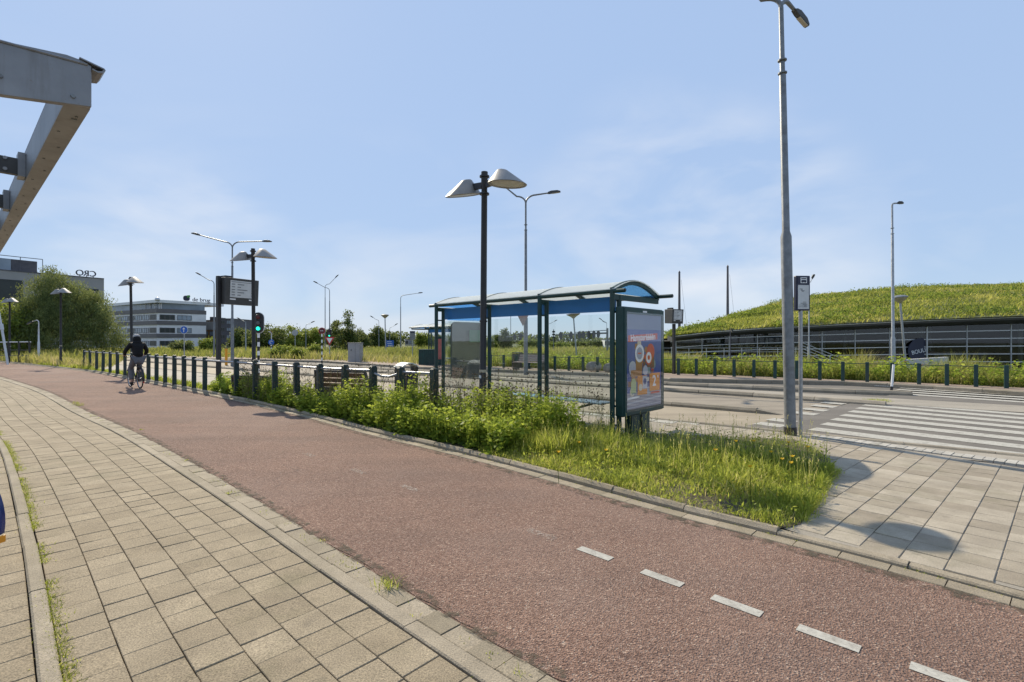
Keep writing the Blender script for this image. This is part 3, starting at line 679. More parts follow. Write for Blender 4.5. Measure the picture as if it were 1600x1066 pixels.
# slab paving by the crossing
J, K = Vector((.745, .667)), Vector((.667, -.745))
kn = [tuple(p) for p in KV if p.y < 4.6 and p.y > -2]
pave_poly = kn[:near([Vector(p) for p in kn], (2.47, 4.27)) + 1] + [(2.47, 4.27), (3.9, 6.03), (4.3, 6.86), (2.6, 8.4), (3.1, 9.6), zp(-1.05, -.9), zp(-1.05, 10)]
bed = MB(); bed.poly([{(2.47, 4.27): (2.15, 4.42), (3.9, 6.03): (3.6, 6.15), (4.3, 6.86): (4.0, 6.95)}.get(p, p) for p in pave_poly], .024); struct(bed.build('paving_bed', M['slab']))
mt = MB(); O = Vector((2.92, 3.72))
for i in range(-22, 30):
    sh = random.uniform(0, TS)
    for j in range(-12, 40):
        w = .248; a = O + K * (i * w) + J * (j * TS + sh); gp = .0035
        c4 = [a + K * gp + J * gp, a + K * (w - gp) + J * gp, a + K * (w - gp) + J * (TS - gp), a + K * gp + J * (TS - gp)]
        ce = np.array([[(a + K * w / 2 + J * TS / 2).x, (a + K * w / 2 + J * TS / 2).y]])
        if ce[0, 1] > -.5 and abs(ce[0, 0]) < ce[0, 1] * 1.2 + 1 and inside(pave_poly, ce)[0]: tile_mesh(mt, c4, .032)
struct(mt.build('crossing_pavement', M['tile2'], attr=True))
# pale tactile row at the crossing
tm = MB()
for k in range(52):
    a = z0 + zn * -.92 + zt * (.3 + k * .105)
    tile_mesh(tm, [a, a + zt * .098, a + zt * .098 + zn * .25, a + zn * .25], .040)
struct(tm.build('tactile_paving', M['tactile'], attr=True))
# ------------------------------------------------------------------ steel bicycle canopy overhead at the left
Z0 = 3.1
e2 = Vector((-.75, .66, 0)).normalized(); e1 = Vector((-e2.y, e2.x, 0)) * 1.0
e1 = Vector((-.66, -.75, 0)).normalized(); UP = Vector((0, 0, 1))
c0 = Vector((-2.695, 3.2, 0))
t = thing('bicycle_canopy', 'grey steel canopy frame over the bicycle parking, cut off by the top left corner', 'canopy', (c0.x, c0.y, 0))
fa = MB(); prof = [(0, 3.10), (0, 3.36), (.04, 3.38), (.12, 3.385), (.4, 3.345), (3.2, 3.18), (3.2, 2.94), (.4, 3.03)]
fa.prism([(a, b) for a, b in prof], (0, 0, 0), e1, UP, e2 * .05); fa.build('front_fascia', M['beam'], t, bevel=.004)
m = MB(); m.obox(e2 * .052 + UP * 3.098, e2 * 11, e1 * .125, UP * .012); m.obox(e2 * .052 + UP * 3.112, e2 * 11, e1 * .012, UP * .25); m.obox(e2 * .052 + UP * 3.112 + e1 * .113, e2 * 11, e1 * .012, UP * .25); m.obox(e2 * .052 + UP * 3.364, e2 * 11, e1 * .125, UP * .012)
m.build('edge_beam', M['beam'], t)
m = MB(); m.prism([(-.07, 3.358), (-.055, 3.335), (-.03, 3.328), (-.002, 3.336), (-.002, 3.344), (-.028, 3.338), (-.05, 3.345), (-.06, 3.36), (.06, 3.384), (.06, 3.392), (-.062, 3.368)], e2 * -.012, e1, UP, e2 * .2); m.build('gutter_end', M['beam'], t)
for q in (2.33, 4.06, 5.8, 7.5, 9.2):
    m = MB(); m.obox(e2 * q + e1 * .127 + UP * 3.135, e1 * 3.0, e2 * .06, UP * .15); m.build('joist', M['grayblk'], t)
    m = MB(); m.obox(e2 * (q - .05) + e1 * .128 + UP * 3.115, e1 * .05, e2 * .16, UP * .22)
    for bz in (3.17, 3.27): m.lathe([(.016, 0), (.016, .012)], e2 * q + e1 * .26 + UP * bz, 8, Matrix(((e1.x, 0, -e2.x), (e1.y, 0, -e2.y), (0, 1, 0))))
    m.build('bracket', M['beam'], t)
for q in (1.0, 4.6, 8.2):
    m = MB(); m.obox(e2 * q + e1 * 2.6, e1 * .12, e2 * .12, UP * 3.135); m.build('post', M['beam'], t, bevel=.006)
m = MB(); m.obox(e2 * .052 + UP * 3.112 + e1 * 3.13, e2 * 11, e1 * .1, UP * .22); m.build('rear_beam', M['beam'], t)

for k in range(9):
    m = MB(); m.lathe([(.014, 0), (.012, .01)], e1 * (.09 + .32 * k) + UP * (3.135 if k < 2 else 3.09) - e2 * .0, 6, Matrix(((e1.x, 0, -e2.x), (e1.y, 0, -e2.y), (0, 1, 0)))); m.build('bolt', M['galvd'], t)
m = MB(); m.tube([e2 * -.002 + e1 * .02 + UP * 3.362, e2 * -.002 + e1 * .4 + UP * 3.338, e2 * -.002 + e1 * 3.2 + UP * 3.175], .008, 6); m.build('weld_seam', M['beam'], t)
m = MB(); m.obox(e2 * .3 + e1 * .03 + UP * 3.092, e2 * .03, e1 * .03, UP * .006); m.build('drain_plate', M['galvd'], t)
for k in range(26):
    m = MB(); m.lathe([(.009, -.004), (.009, .0)], e2 * (.25 + .4 * k) + e1 * (.085 if k % 2 else .04) + UP * 3.0975, 6); m.build('bolt', M['galvd'], t)
# ------------------------------------------------------------------ bicycles
def wheel(par, x, mat_t=None):
    w = MB(); n = 28
    pts = [(x + .325 * math.cos(a), 0, .345 + .325 * math.sin(a)) for a in [2 * math.pi * i / n for i in range(n + 1)]]; w.tube(pts, .02, 6, False)
    wo = w.build('wheel', M['tyre'], par, True)
    r = MB(); r.tube([(x + .298 * math.cos(a), 0, .345 + .298 * math.sin(a)) for a in [2 * math.pi * i / n for i in range(n + 1)]], .009, 5, False); r.build('rim', M['rim'], wo, True)
    s = MB()
    for i in range(14):
        a = 2 * math.pi * i / 14; sg = .025 if i % 2 else -.025
        s.tube([(x, sg, .345), (x + .295 * math.cos(a + .2), 0, .345 + .295 * math.sin(a + .2))], .0014, 3, False)
    s.tube([(x, -.045, .345), (x, .045, .345)], .02, 8); s.build('spokes', M['rim'], wo)
def arc_guard(par, x, a0, a1, mat, name='mudguard'):
    m = MB(); n = 14; vs, fs = [], []
    for i in range(n + 1):
        a = math.radians(lerp(a0, a1, i / n))
        for rr, yy in ((.372, -.03), (.385, 0), (.372, .03), (.368, 0)): vs.append((x + rr * math.cos(a), yy, .345 + rr * math.sin(a)))
    for i in range(n):
        for k in range(4): fs.append((i * 4 + k, i * 4 + (k + 1) % 4, i * 4 + 4 + (k + 1) % 4, i * 4 + 4 + k))
    m.add(vs, fs); return m.build(name, mat, par, True)
def bicycle(label, loc, rz, fmat, gmat, group=None):
    t = thing('bicycle', label, 'bicycle', loc, rz, group)
    wheel(t, 0); wheel(t, 1.08)
    m = MB(); bb = (.46, 0, .29)
    for p, q, r in (((.27, 0, .86), bb, .016), ((.30, 0, .74), (.83, 0, .80), .016), (bb, (.85, 0, .70), .018), ((.84, 0, .66), (.80, 0, .93), .018)): m.tube([p, q], r, 8)
    for sy in (-.05, .05):
        m.tube([bb, (0, sy, .345)], .01, 6); m.tube([(.29, 0, .78), (0, sy, .345)], .009, 6); m.tube([(.85, sy * .8, .66), (.93, sy, .5), (1.08, sy, .345)], .012, 6)
    m.build('frame', fmat, t, True)
    m = MB(); m.tube([(.27, 0, .86), (.25, 0, .92)], .013, 8); m.build('seat_post', M['rim'], t)
    m = MB(); m.sphere((.24, 0, .945), .1, 10, (1.3, 1.0, .32)); m.sphere((.36, 0, .945), .06, 8, (1.4, .7, .4)); m.build('saddle', M['tyre'], t, True)
    m = MB(); m.tube([(.80, 0, .92), (.77, 0, 1.04)], .013, 8); m.tube([(.60, -.29, 1.07), (.72, -.27, 1.08), (.80, -.15, 1.07), (.78, 0, 1.05), (.80, .15, 1.07), (.72, .27, 1.08), (.60, .29, 1.07)], .012, 8); m.build('handlebar', M['rim'], t, True)
    for sy in (-.28, .28):
        m = MB(); m.tube([(.58, sy * 1.04, 1.07), (.70, sy * .98, 1.08)], .019, 8); m.build('grip', M['tyre'], t, True)
    m = MB(); m.lathe([(.085, -.006), (.085, .006)], bb, 18, Matrix.Rotation(math.pi / 2, 3, 'X')); m.tube([bb, (.46, .06, .12)], .01, 6); m.tube([bb, (.46, -.06, .46)], .01, 6); m.build('crank', M['rim'], t)
    for sy, zz in ((.11, .12), (-.11, .46)): m = MB(); m.box((.46, sy, zz), (.09, .09, .025)); m.build('pedal', M['tyre'], t)
    m = MB(); m.prism([(-.08, .27), (.50, .20), (.54, .29), (.50, .38), (-.08, .42)], (0, -.045, 0), (1, 0, 0), (0, 0, 1), (0, -.02, 0)); m.build('chain_guard', M['black'], t)
    arc_guard(t, 0, 50, 193, gmat); arc_guard(t, 1.08, 30, 190 - 30, gmat)
    m = MB(); 
    for sy in (-.06, .06): m.tube([(.22, sy, .75), (-.22, sy, .73)], .007, 5); m.tube([(-.2, sy, .73), (0, sy, .345)], .006, 5)
    for k in range(4): m.tube([(-.2 + k * .13, -.06, .733), (-.25 + k * .13, .06, .733)], .006, 5)
    m.build('luggage_rack', M['bike'], t)
    m = MB(); m.box((-.388, 0, .232), (.012, .04, .05)); m.build('reflector', M['orange'] if gmat is M['bikeblue'] else M['redp'], t, bevel=.006)
    m = MB(); m.sphere((.93, 0, .85), .045, 8, (1.2, 1, 1)); m.build('headlight', M['black'], t, True)
    return t
rp = Vector(G(219, 607.5)); fp = Vector(G(203.5, 604.5)); hd = math.atan2(fp.y - rp.y, fp.x - rp.x)
bicycle('black upright bicycle ridden along the red cycle path', (rp.x, rp.y, 0), hd, M['bike'], M['black'])
bicycle('parked bicycle with blue mudguard and orange reflector at the left edge of the pavement', (-3.872, 3.5, .012), math.radians(168), M['bike'], M['bikeblue'])

# rider
t = thing('person', 'cyclist seen from behind in black hooded jacket, grey trousers and grey cap', 'person', (rp.x, rp.y, 0), hd)
# body: one continuous surface
V = [(.24, 0, 1.02), (.26, 0, 1.18), (.31, 0, 1.38), (.35, 0, 1.50), (.375, 0, 1.585), (.40, 0, 1.66), (.405, 0, 1.75),
     (.345, .17, 1.485), (.42, .30, 1.26), (.60, .285, 1.115), (.655, .28, 1.105),
     (.345, -.17, 1.485), (.42, -.30, 1.26), (.60, -.285, 1.115), (.655, -.28, 1.105),
     (.25, .09, .98), (.56, .12, .66), (.45, .12, .22), (.53, .125, .16),
     (.25, -.09, .98), (.66, -.12, .90), (.50, -.12, .56), (.57, -.125, .50)]
E = [(0, 1), (1, 2), (2, 3), (3, 4), (4, 5), (5, 6), (3, 7), (7, 8), (8, 9), (9, 10), (3, 11), (11, 12), (12, 13), (13, 14), (0, 15), (15, 16), (16, 17), (17, 18), (0, 19), (19, 20), (20, 21), (21, 22)]
Rd = [.14, .13, .155, .13, .058, .085, .085, .065, .047, .034, .034, .065, .047, .034, .034, .095, .062, .042, .035, .095, .062, .042, .035]
for sy in (.28, -.28):      # palms, four curled fingers and a thumb on each grip
    base = 10 if sy > 0 else 14
    for k in range(4):
        yy = sy + (k - 1.5) * .021; o = len(V); x0 = .675
        V += [(x0 + .01, yy, 1.108), (x0 + .035, yy, 1.092 - .002 * abs(k - 1.5)), (x0 + .022, yy, 1.066)]
        E += [(base, o), (o, o + 1), (o + 1, o + 2)]; Rd += [.011, .0095, .008]
    o = len(V); s = -1 if sy > 0 else 1
    V += [(.64, sy + s * .045, 1.10), (.665, sy + s * .055, 1.078)]; E += [(base, o), (o, o + 1)]; Rd += [.011, .009]
body = skin('body', V, E, Rd, M['skin'], t, 2)
m = MB(); m.sphere((.405, 0, 1.705), .098, 14, (1.0, .82, 1.18)); m.sphere((.507, 0, 1.695), .017, 8, (1, .8, 1.5)); m.build('head', M['skin'], t, True)
for sy in (-.035, .035): m = MB(); m.sphere((.487, sy, 1.72), .012, 6, (.6, 1, .7)); m.build('eye', M['hair'], t, True)
m = MB(); m.box((.49, 0, 1.655), (.014, .042, .008)); m.build('mouth', M['redp'], t)
for sy in (-.083, .083): m = MB(); m.sphere((.40, sy, 1.70), .026, 8, (.7, .35, 1.2)); m.build('ear', M['skin'], t, True)
JV = [(.24, 0, 1.03), (.255, 0, 1.18), (.30, 0, 1.36), (.345, 0, 1.49), (.36, 0, 1.56), (.345, .175, 1.49), (.42, .31, 1.26), (.585, .287, 1.12), (.345, -.175, 1.49), (.42, -.31, 1.26), (.585, -.287, 1.12)]
skin('jacket', JV, [(0, 1), (1, 2), (2, 3), (3, 4), (3, 5), (5, 6), (6, 7), (3, 8), (8, 9), (9, 10)], [(.17, .2), (.155, .19), (.165, .215), (.13, .17), .085, .085, .066, .05, .085, .066, .05], M['jacket'], t)
m = MB(); m.sphere((.355, 0, 1.64), .125, 14, (.85, .95, 1.25)); m.sphere((.30, 0, 1.53), .12, 12, (.75, 1.2, .8)); m.build('hood', M['jacket'], t, True)
m = MB(); m.sphere((.405, 0, 1.755), .112, 14, (1.05, .92, .72)); m.box((.52, 0, 1.765), (.08, .12, .012)); m.build('cap', M['cap'], t, True)
skin('trousers', [(.24, 0, 1.02), (.25, .09, .98), (.56, .125, .67), (.455, .125, .27), (.25, -.09, .98), (.66, -.125, .90), (.505, -.125, .60)], [(0, 1), (1, 2), (2, 3), (0, 4), (4, 5), (5, 6)], [.16, .125, .085, .07, .125, .085, .07], M['grey_cloth'], t)
for sy, x, z in ((.125, .50, .175), (-.125, .55, .515)): m = MB(); m.sphere((x, sy, z), .06, 10, (2.0, .75, .75)); m.build('shoe', M['tyre'], t, True)
# ------------------------------------------------------------------ twin cone park lamps
def park_lamp(label, loc, rz, lean, h=4.72):
    t = thing('park_lamp', label, 'street lamp', loc, rz, 'twin cone lamps along the cycle path')
    t.rotation_euler = (lean[0], lean[1], rz)
    m = MB(); m.tube([(0, 0, -.15), (0, 0, .9), (0, 0, .92), (0, 0, h - .25), (0, 0, h - .23), (0, 0, h)], [.068, .068, .062, .055, .062, .062], 14); m.build('pole', M['black'], t, True)
    for z, r_ in ((h - .10, .092), (h - .42, .092), (1.95, .072)): m = MB(); m.tube([(0, 0, z), (0, 0, z + .03)], r_, 14); m.build('collar', M['black'], t, True)
    for s, rr, tl, tx in ((1, .35, math.radians(5), math.radians(2)), (-1, .345, math.radians(3), math.radians(13))):
        a = MB(); a.bar((s * .05, 0, h - .24), (s * .34, 0, h - .22), .06, .11); a.build('arm', M['black'], t)
        Mx = Matrix.Rotation(tl, 3, 'Y') @ Matrix.Rotation(tx, 3, 'X'); c = (s * .56, 0, h - .33)
        pr = [(.03, .27), (.075, .265), (.10, .25), (rr - .012, .014), (rr, 0), (rr - .012, -.012), (rr - .03, 0), (.10, .22), (.03, .24)]
        # the cone leans towards the pole, as on an asymmetrical shade
        sh = MB(); sh.lathe(pr, (0, 0, 0), 28)
        sh.v = [tuple(Vector(c) + Mx @ Vector((v[0] - s * .55 * max(0, v[2]), v[1], v[2]))) for v in sh.v]; so_ = sh.build('lamp_shade', M['shade'], t, True)
        ln = MB(); ln.lathe([(.02, .035), (.2, .03), (rr - .05, .012), (rr - .05, .004), (.2, -.004), (.02, -.008)], (0, 0, 0), 24); ln.v = [tuple(Vector(c) + Mx @ Vector(v)) for v in ln.v]
        ln.build('lens', M['lens'], so_, True)
    return t
P1 = G(754, 668)
lamp = park_lamp('tall dark lamp with two pale cone shades in the weeds before the bus shelter', (P1[0], P1[1], 0), math.radians(-40), (0, math.radians(.6)))
m = MB(); m.tube([(0, 0, 1.02), (0, 0, 1.07)], .066, 14); m.build('sticker', M['lens'], lamp, True)
m = MB(); m.box((-.01, -.066, .94), (.05, .006, .05)); m.build('sticker', M['signwhite'], lamp)
def lamp_at(px, Y, z, rz, label, tilt): return dup(lamp, (AX(px, Y), Y, z), rz, label, tilt)
lamp_at(397, 15.3, 0, math.radians(-24), 'dark twin cone lamp beside the passenger information display', (0, math.radians(-.6))).scale = (.94,) * 3
lamp_at(206.5, 24.2, 0, math.radians(-35), 'dark twin cone lamp leaning left just behind the cyclist', (0, math.radians(-2.4)))
lamp_at(95, 31.6, .25, math.radians(-30), 'dark twin cone lamp in front of the big willow', (0, 0))
lamp_at(15, 37.5, .15, math.radians(-30), 'farthest dark twin cone lamp at the left edge beside a slanted white pole', (0, 0))

# ------------------------------------------------------------------ tall street lamps
def street_lamp(label, loc, rz, h, arms, r0=.085, mat='galvd', step=None, lean=(0, 0), base=None, head=.55, group='street lamps'):
    """arms: (angle, reach, rise)"""
    t = thing('street_lamp', label, 'street lamp', loc, rz, group); t.rotation_euler = (lean[0], lean[1], rz)
    st = step or h * .45
    m = MB(); m.tube([(0, 0, -.3), (0, 0, st), (0, 0, st + .09), (0, 0, h * .84), (0, 0, h * .845), (0, 0, h)], [r0, r0 * .95, r0 * .68, r0 * .6, r0 * .45, r0 * .42], 12); m.build('pole', M[mat], t, True)
    if base:
        m = MB(); m.tube([(0, 0, -.05), (0, 0, .16)], r0 * 1.12, 12); m.build('base_sleeve', M['black'], t, True)
    if r0 > .083:
        for z in (h * .845, h * .875): m = MB(); m.tube([(0, 0, z), (0, 0, z + .02)], r0 * .8, 12); m.build('clamp', M[mat], t, True)
    for (a, reach, rise) in arms:
        c, s = math.cos(a), math.sin(a); pts = []
        k = min(.5, reach * .45)
        for i in range(7):
            f = i / 6 * math.pi / 2; pts.append((c * k * (1 - math.cos(f)), s * k * (1 - math.cos(f)), h + (k * .8) * math.sin(f)))
        pts.append((c * reach, s * reach, h + k * .8 + rise))
        m = MB(); m.tube(pts, [r0 * .4] * 7 + [r0 * .32], 8); m.build('arm', M[mat], t, True)
        p = Vector(pts[-1]); d = (Vector(pts[-1]) - Vector(pts[-2])).normalized(); sd = d.cross(UP).normalized(); u2 = sd.cross(d)
        hm = MB(); w = head * .23
        poly = [(-.06, -.02), (.04, -.045), (head, -.045), (head, .0), (head * .75, .06), (head * .25, .075), (.0, .04)]
        hm.prism(poly, p - sd * w / 2, d, u2, sd * w); ho = hm.build('lamp_head', M['grayblk'], t, False, .012)
        lm = MB(); lm.obox(p + d * head * .3 - sd * w * .42 - u2 * .056, d * head * .62, sd * w * .84, u2 * .010); lm.build('lens', M['lens'], ho)
    return t
B = G(1235, 682)
street_lamp('tallest grey street lamp standing by the paved corner next to the bus stop sign', (B[0], B[1], 0), 0, 7.2, [(math.radians(25), .36, -.10), (math.radians(150), .62, .55)], .088, 'galvd', 3.35, (0, math.radians(-1.25)), True, .36)
street_lamp('twin-armed street lamp rising behind the bus shelter roof', (AX(821.5, 22.3), 22.3, 0), 0, 7.75, [(math.radians(-8), 1.0, .06), (math.radians(172), .9, .42)], .095, 'galvd', 2.6)
t = thing('road_sign', 'back of a triangular sign on the twin-armed lamp behind the shelter', 'road sign', (AX(818.5, 22.1), 22.1, 2.35), 0)
m = MB(); m.prism([(-.30, .42), (.22, .42), (-.04, -.1)], (0, 0, 0), (1, 0, 0), (0, 0, 1), (0, .02, 0)); m.build('sign_plate', M['wood2'], t)
m = MB(); m.box((0.02, .045, .2), (.2, .07, .05)); m.build('bracket', M['galvd'], t)
street_lamp('twin-armed street lamp with wide arms behind the information display', (AX(363, 31.7), 31.7, 0), 0, 7.5, [(math.radians(0), 1.95, .03), (math.radians(180), 2.05, .42)], .10, 'galvd', 3.0)
street_lamp('grey street lamp with one short head in front of the grassy mound', (AX(1396, 20.75), 20.75, -.5), 0, 7.75, [(math.radians(-20), .18, 0)], .085, 'galv', 2.2, (0, math.radians(-.4)), None, .22)
street_lamp('single right-arm street lamp rising from the meadow left of the shelter', (AX(626, 62), 62, 0), 0, 6.9, [(0, 2.2, .25)], .085, 'galvd', 2.5)
street_lamp('far street lamp with left arm, nearer of the thin pair', (AX(515, 58), 58, 0), 0, 7.4, [(math.pi, 1.4, .5)], .08, 'galvd', 3)
street_lamp('far street lamp with right arm, thinner of the pair', (AX(508, 62), 62, 0), 0, 8.3, [(0.3, 1.2, .8)], .075, 'galvd', 3)
street_lamp('left-arm street lamp behind the information display post', (AX(334.5, 50), 50, 0), 0, 7.3, [(math.pi, 1.35, .5)], .09, 'galvd', 3)
street_lamp('small left-arm street lamp left of the saucer lamp in the meadow', (AX(592, 75), 75, 0), 0, 4.5, [(math.pi, .85, .3)], .07, 'galvd', 2)
street_lamp('small right-arm street lamp above the blue direction sign', (AX(609, 82), 82, 0), 0, 3.6, [(0, .85, .3)], .06, 'galvd', 2)
street_lamp('small street lamp with right arm before the dense green trees', (AX(478, 70), 70, 0), 0, 3.7, [(0, .75, .2)], .07, 'galvd', 2)
street_lamp('white goose neck lamp in front of the big willow', (AX(60.5, 40), 40, 0), 0, 3.1, [(math.pi, .45, -.1)], .085, 'trim', 1.5)
street_lamp('small dark-headed lamp post between the traffic light and grey house', (AX(384, 66), 66, 0), 0, 4.0, [(math.pi, .7, .2)], .08, 'galv', 2)
street_lamp('thin lamp post with a round head just right of the bus stop sign', (AX(1264, 26), 26, -.5), 0, 5.1, [(.2, .2, .2)], .05, 'galv', 2, (0, 0), None, .25)
street_lamp('small black lamp post before the glass building', (AX(1141, 33), 33, -.8), 0, 3.25, [(0, .08, -.1)], .04, 'mast', 1.5, (0, 0), None, .2)
street_lamp('distant lamp over the traffic gantry, leftmost of those under the shelter roof', (AX(798, 85), 85, 0), 0, 6.9, [(math.pi, .8, .3)], .08, 'galvd', 3)
street_lamp('distant lamp with left arm seen above the right end of the gantry', (AX(948, 80), 80, 0), 0, 4.4, [(math.pi, .8, .3), (math.pi * .9, .3, .1)], .07, 'galvd', 3)
street_lamp('distant lamp behind the pair of middle shelter posts', (AX(856, 78), 78, 0), 0, 4.0, [(0, 1.0, .3)], .07, 'galvd', 3)

def saucer_lamp(label, loc, h, lean, r=.42):
    t = thing('saucer_lamp', label, 'street lamp', loc, 0, 'saucer-headed lamps'); t.rotation_euler = (0, lean, 0)
    m = MB(); m.tube([(0, 0, -.3), (0, 0, h)], [.06, .045], 10); m.build('pole', M['galv'], t, True)
    m = MB(); m.lathe([(.05, h - .02), (.08, h + .02), (.2, h + .12), (r * .98, h + .26)], (0, 0, 0), 20); m.build('bowl', M['lens'], t, True)
    m = MB(); m.lathe([(r * 1.02, h + .262), (r, h + .30), (r * .5, h + .36), (.05, h + .38)], (0, 0, 0), 20); m.build('lid', M['galvd'], t, True)
    return t
saucer_lamp('saucer-headed lamp in the meadow beside the blue direction sign', (AX(603, 46), 46, 0), 3.7, math.radians(-1.3), .36)
saucer_lamp('leaning saucer-headed lamp seen through the right bay of the shelter', (AX(902, 33), 33, 0), 3.1, math.radians(-4.5), .46)
saucer_lamp('leaning pale saucer-headed lamp right of the grey lamp before the mound', (AX(1418, 24), 24, -.6), 4.05, math.radians(-5), .33)

# ------------------------------------------------------------------ passenger information displays
def display(label, loc, rz, h, w, hh, dp, x0=.09, pw=.15):
    t = thing('information_display', label, 'information display', loc, rz, 'passenger information displays')
    m = MB(); m.box((0, 0, (h if x0 > 0 else h - hh) / 2), (pw, pw * 1.1, h if x0 > 0 else h - hh)); m.build('post', M['black'], t, bevel=.008)
    z0, z1 = h - hh, h - .03
    m = MB(); m.prism([(-dp * .5, z0 + .03), (dp * .42, z0), (dp * .5, z1 - .02), (-dp * .5, z1)], (x0, 0, 0), (0, -1, 0), (0, 0, 1), (w, 0, 0)); ho = m.build('housing', M['grayblk'], t, bevel=.01)
    # tilted front face
    a, b_ = Vector((0, -dp * .42, z0)), Vector((0, -dp * .5, z1 - .02)); up = (b_ - a).normalized(); nrm = Vector((0, -1, 0)); nrm = Vector((1, 0, 0)).cross(up)
    fr = a + nrm * .004
    m = MB(); m.obox(fr + Vector((x0 + w * .13, 0, 0)) + up * hh * .26, (w * .74, 0, 0), up * hh * .60, nrm * .006); sc = m.build('screen', M['paper'], ho)
    m = MB()
    for k in range(5):
        yy = hh * (.33 + k * .095)
        for (p, q) in ((.17, .27), (.34, .34 + .1 + .1 * ((k * 7) % 3)), (.76, .82)):
            m.obox(fr + nrm * .007 + Vector((x0 + w * p, 0, 0)) + up * yy, (w * (q - p), 0, 0), up * hh * .035, nrm * .002)
    m.obox(fr + nrm * .007 + Vector((x0 + w * .16, 0, 0)) + up * hh * .80, (w * .66, 0, 0), up * hh * .02, nrm * .002)
    m.build('screen_text', M['ink'], sc)
    for p in (.13, .70):
        m = MB(); m.obox(fr + Vector((x0 + w * p, 0, 0)) + up * hh * .17, (w * .17, 0, 0), up * hh * .045, nrm * .004); m.build('plate', M['signwhite'], ho)
    m = MB(); m.box((x0 + w * .16, 0, h - .01), (w * .2, dp * .5, .07)); m.build('top_cover', M['black'], t)
    return t
display('large dark information display on a black post beside the cyclist path', (AX(341.5, 16.4), 16.4, 0), math.radians(60), 3.74, 1.15, .93, .60, .07, .115)
display('smaller information display on a black post behind the advertising board', (AX(1053, 22.7), 22.7, 0), math.radians(22), 3.08, .62, .70, .55, -.30, .11)

# ------------------------------------------------------------------ bus stop sign
p = G(1251, 682)
t = thing('bus_stop_sign', 'bus stop sign with timetable case on a thin pole beside the tallest lamp', 'bus stop sign', (p[0], p[1], 0), math.radians(4))
m = MB(); m.tube([(0, 0, -.1), (0, 0, 2.15)], .030, 12); m.build('pole', M['galv'], t, True)
m = MB(); m.box((.02, 0, 2.40), (.245, .075, .585)); fr = m.build('case', M['navy'], t, bevel=.012)
m = MB(); m.box((.022, -.039, 2.335), (.19, .006, .40)); m.build('timetable', M['paper'], fr)
m = MB(); m.box((.022, -.039, 2.615), (.205, .005, .12)); hd_ = m.build('header', M['navy'], fr)
m = MB(); m.box((.025, -.043, 2.615), (.11, .004, .095)); m.build('sign_plate', M['signwhite'], hd_)
m = MB(); m.box((.025, -.0465, 2.598), (.085, .003, .03)); m.box((.025, -.0465, 2.612), (.075, .003, .012))
for sx in (-.025, .025): m.lathe([(.009, -.0015), (.009, .0015)], (.025 + sx, -.0465, 2.583), 8, Matrix.Rotation(math.pi / 2, 3, 'X'))
m.box((.025, -.0465, 2.642), (.085, .003, .014)); m.build('bus_symbol', M['navy'], hd_)
m = MB()
for k, (x, z, w) in enumerate(((-.03, 2.47, .05), (-.02, 2.455, .03), (0, 2.44, .06), (.0, 2.43, .03), (0.03, 2.25, .06), (.01, 2.23, .10), (.04, 2.215, .08), (.0, 2.2, .13), (.05, 2.185, .06), (0, 2.17, .14))): m.box((x + .01, -.043, z), (w, .003, .009))
m.build('print', M['ink'], fr)
p = AX(644.5, 40)
t = thing('bus_stop_sign', 'far bus stop sign standing in the meadow left of the green container', 'bus stop sign', (p, 40, 0), 0)
m = MB(); m.tube([(0, 0, -.1), (0, 0, 1.9)], .035, 8); m.build('pole', M['galv'], t, True)
m = MB(); m.box((0, 0, 2.05), (.42, .08, .70)); m.build('case', M['galvd'], t, bevel=.01)
m = MB(); m.box((0, -.043, 2.31), (.36, .006, .14)); m.build('header', M['navy'], t)
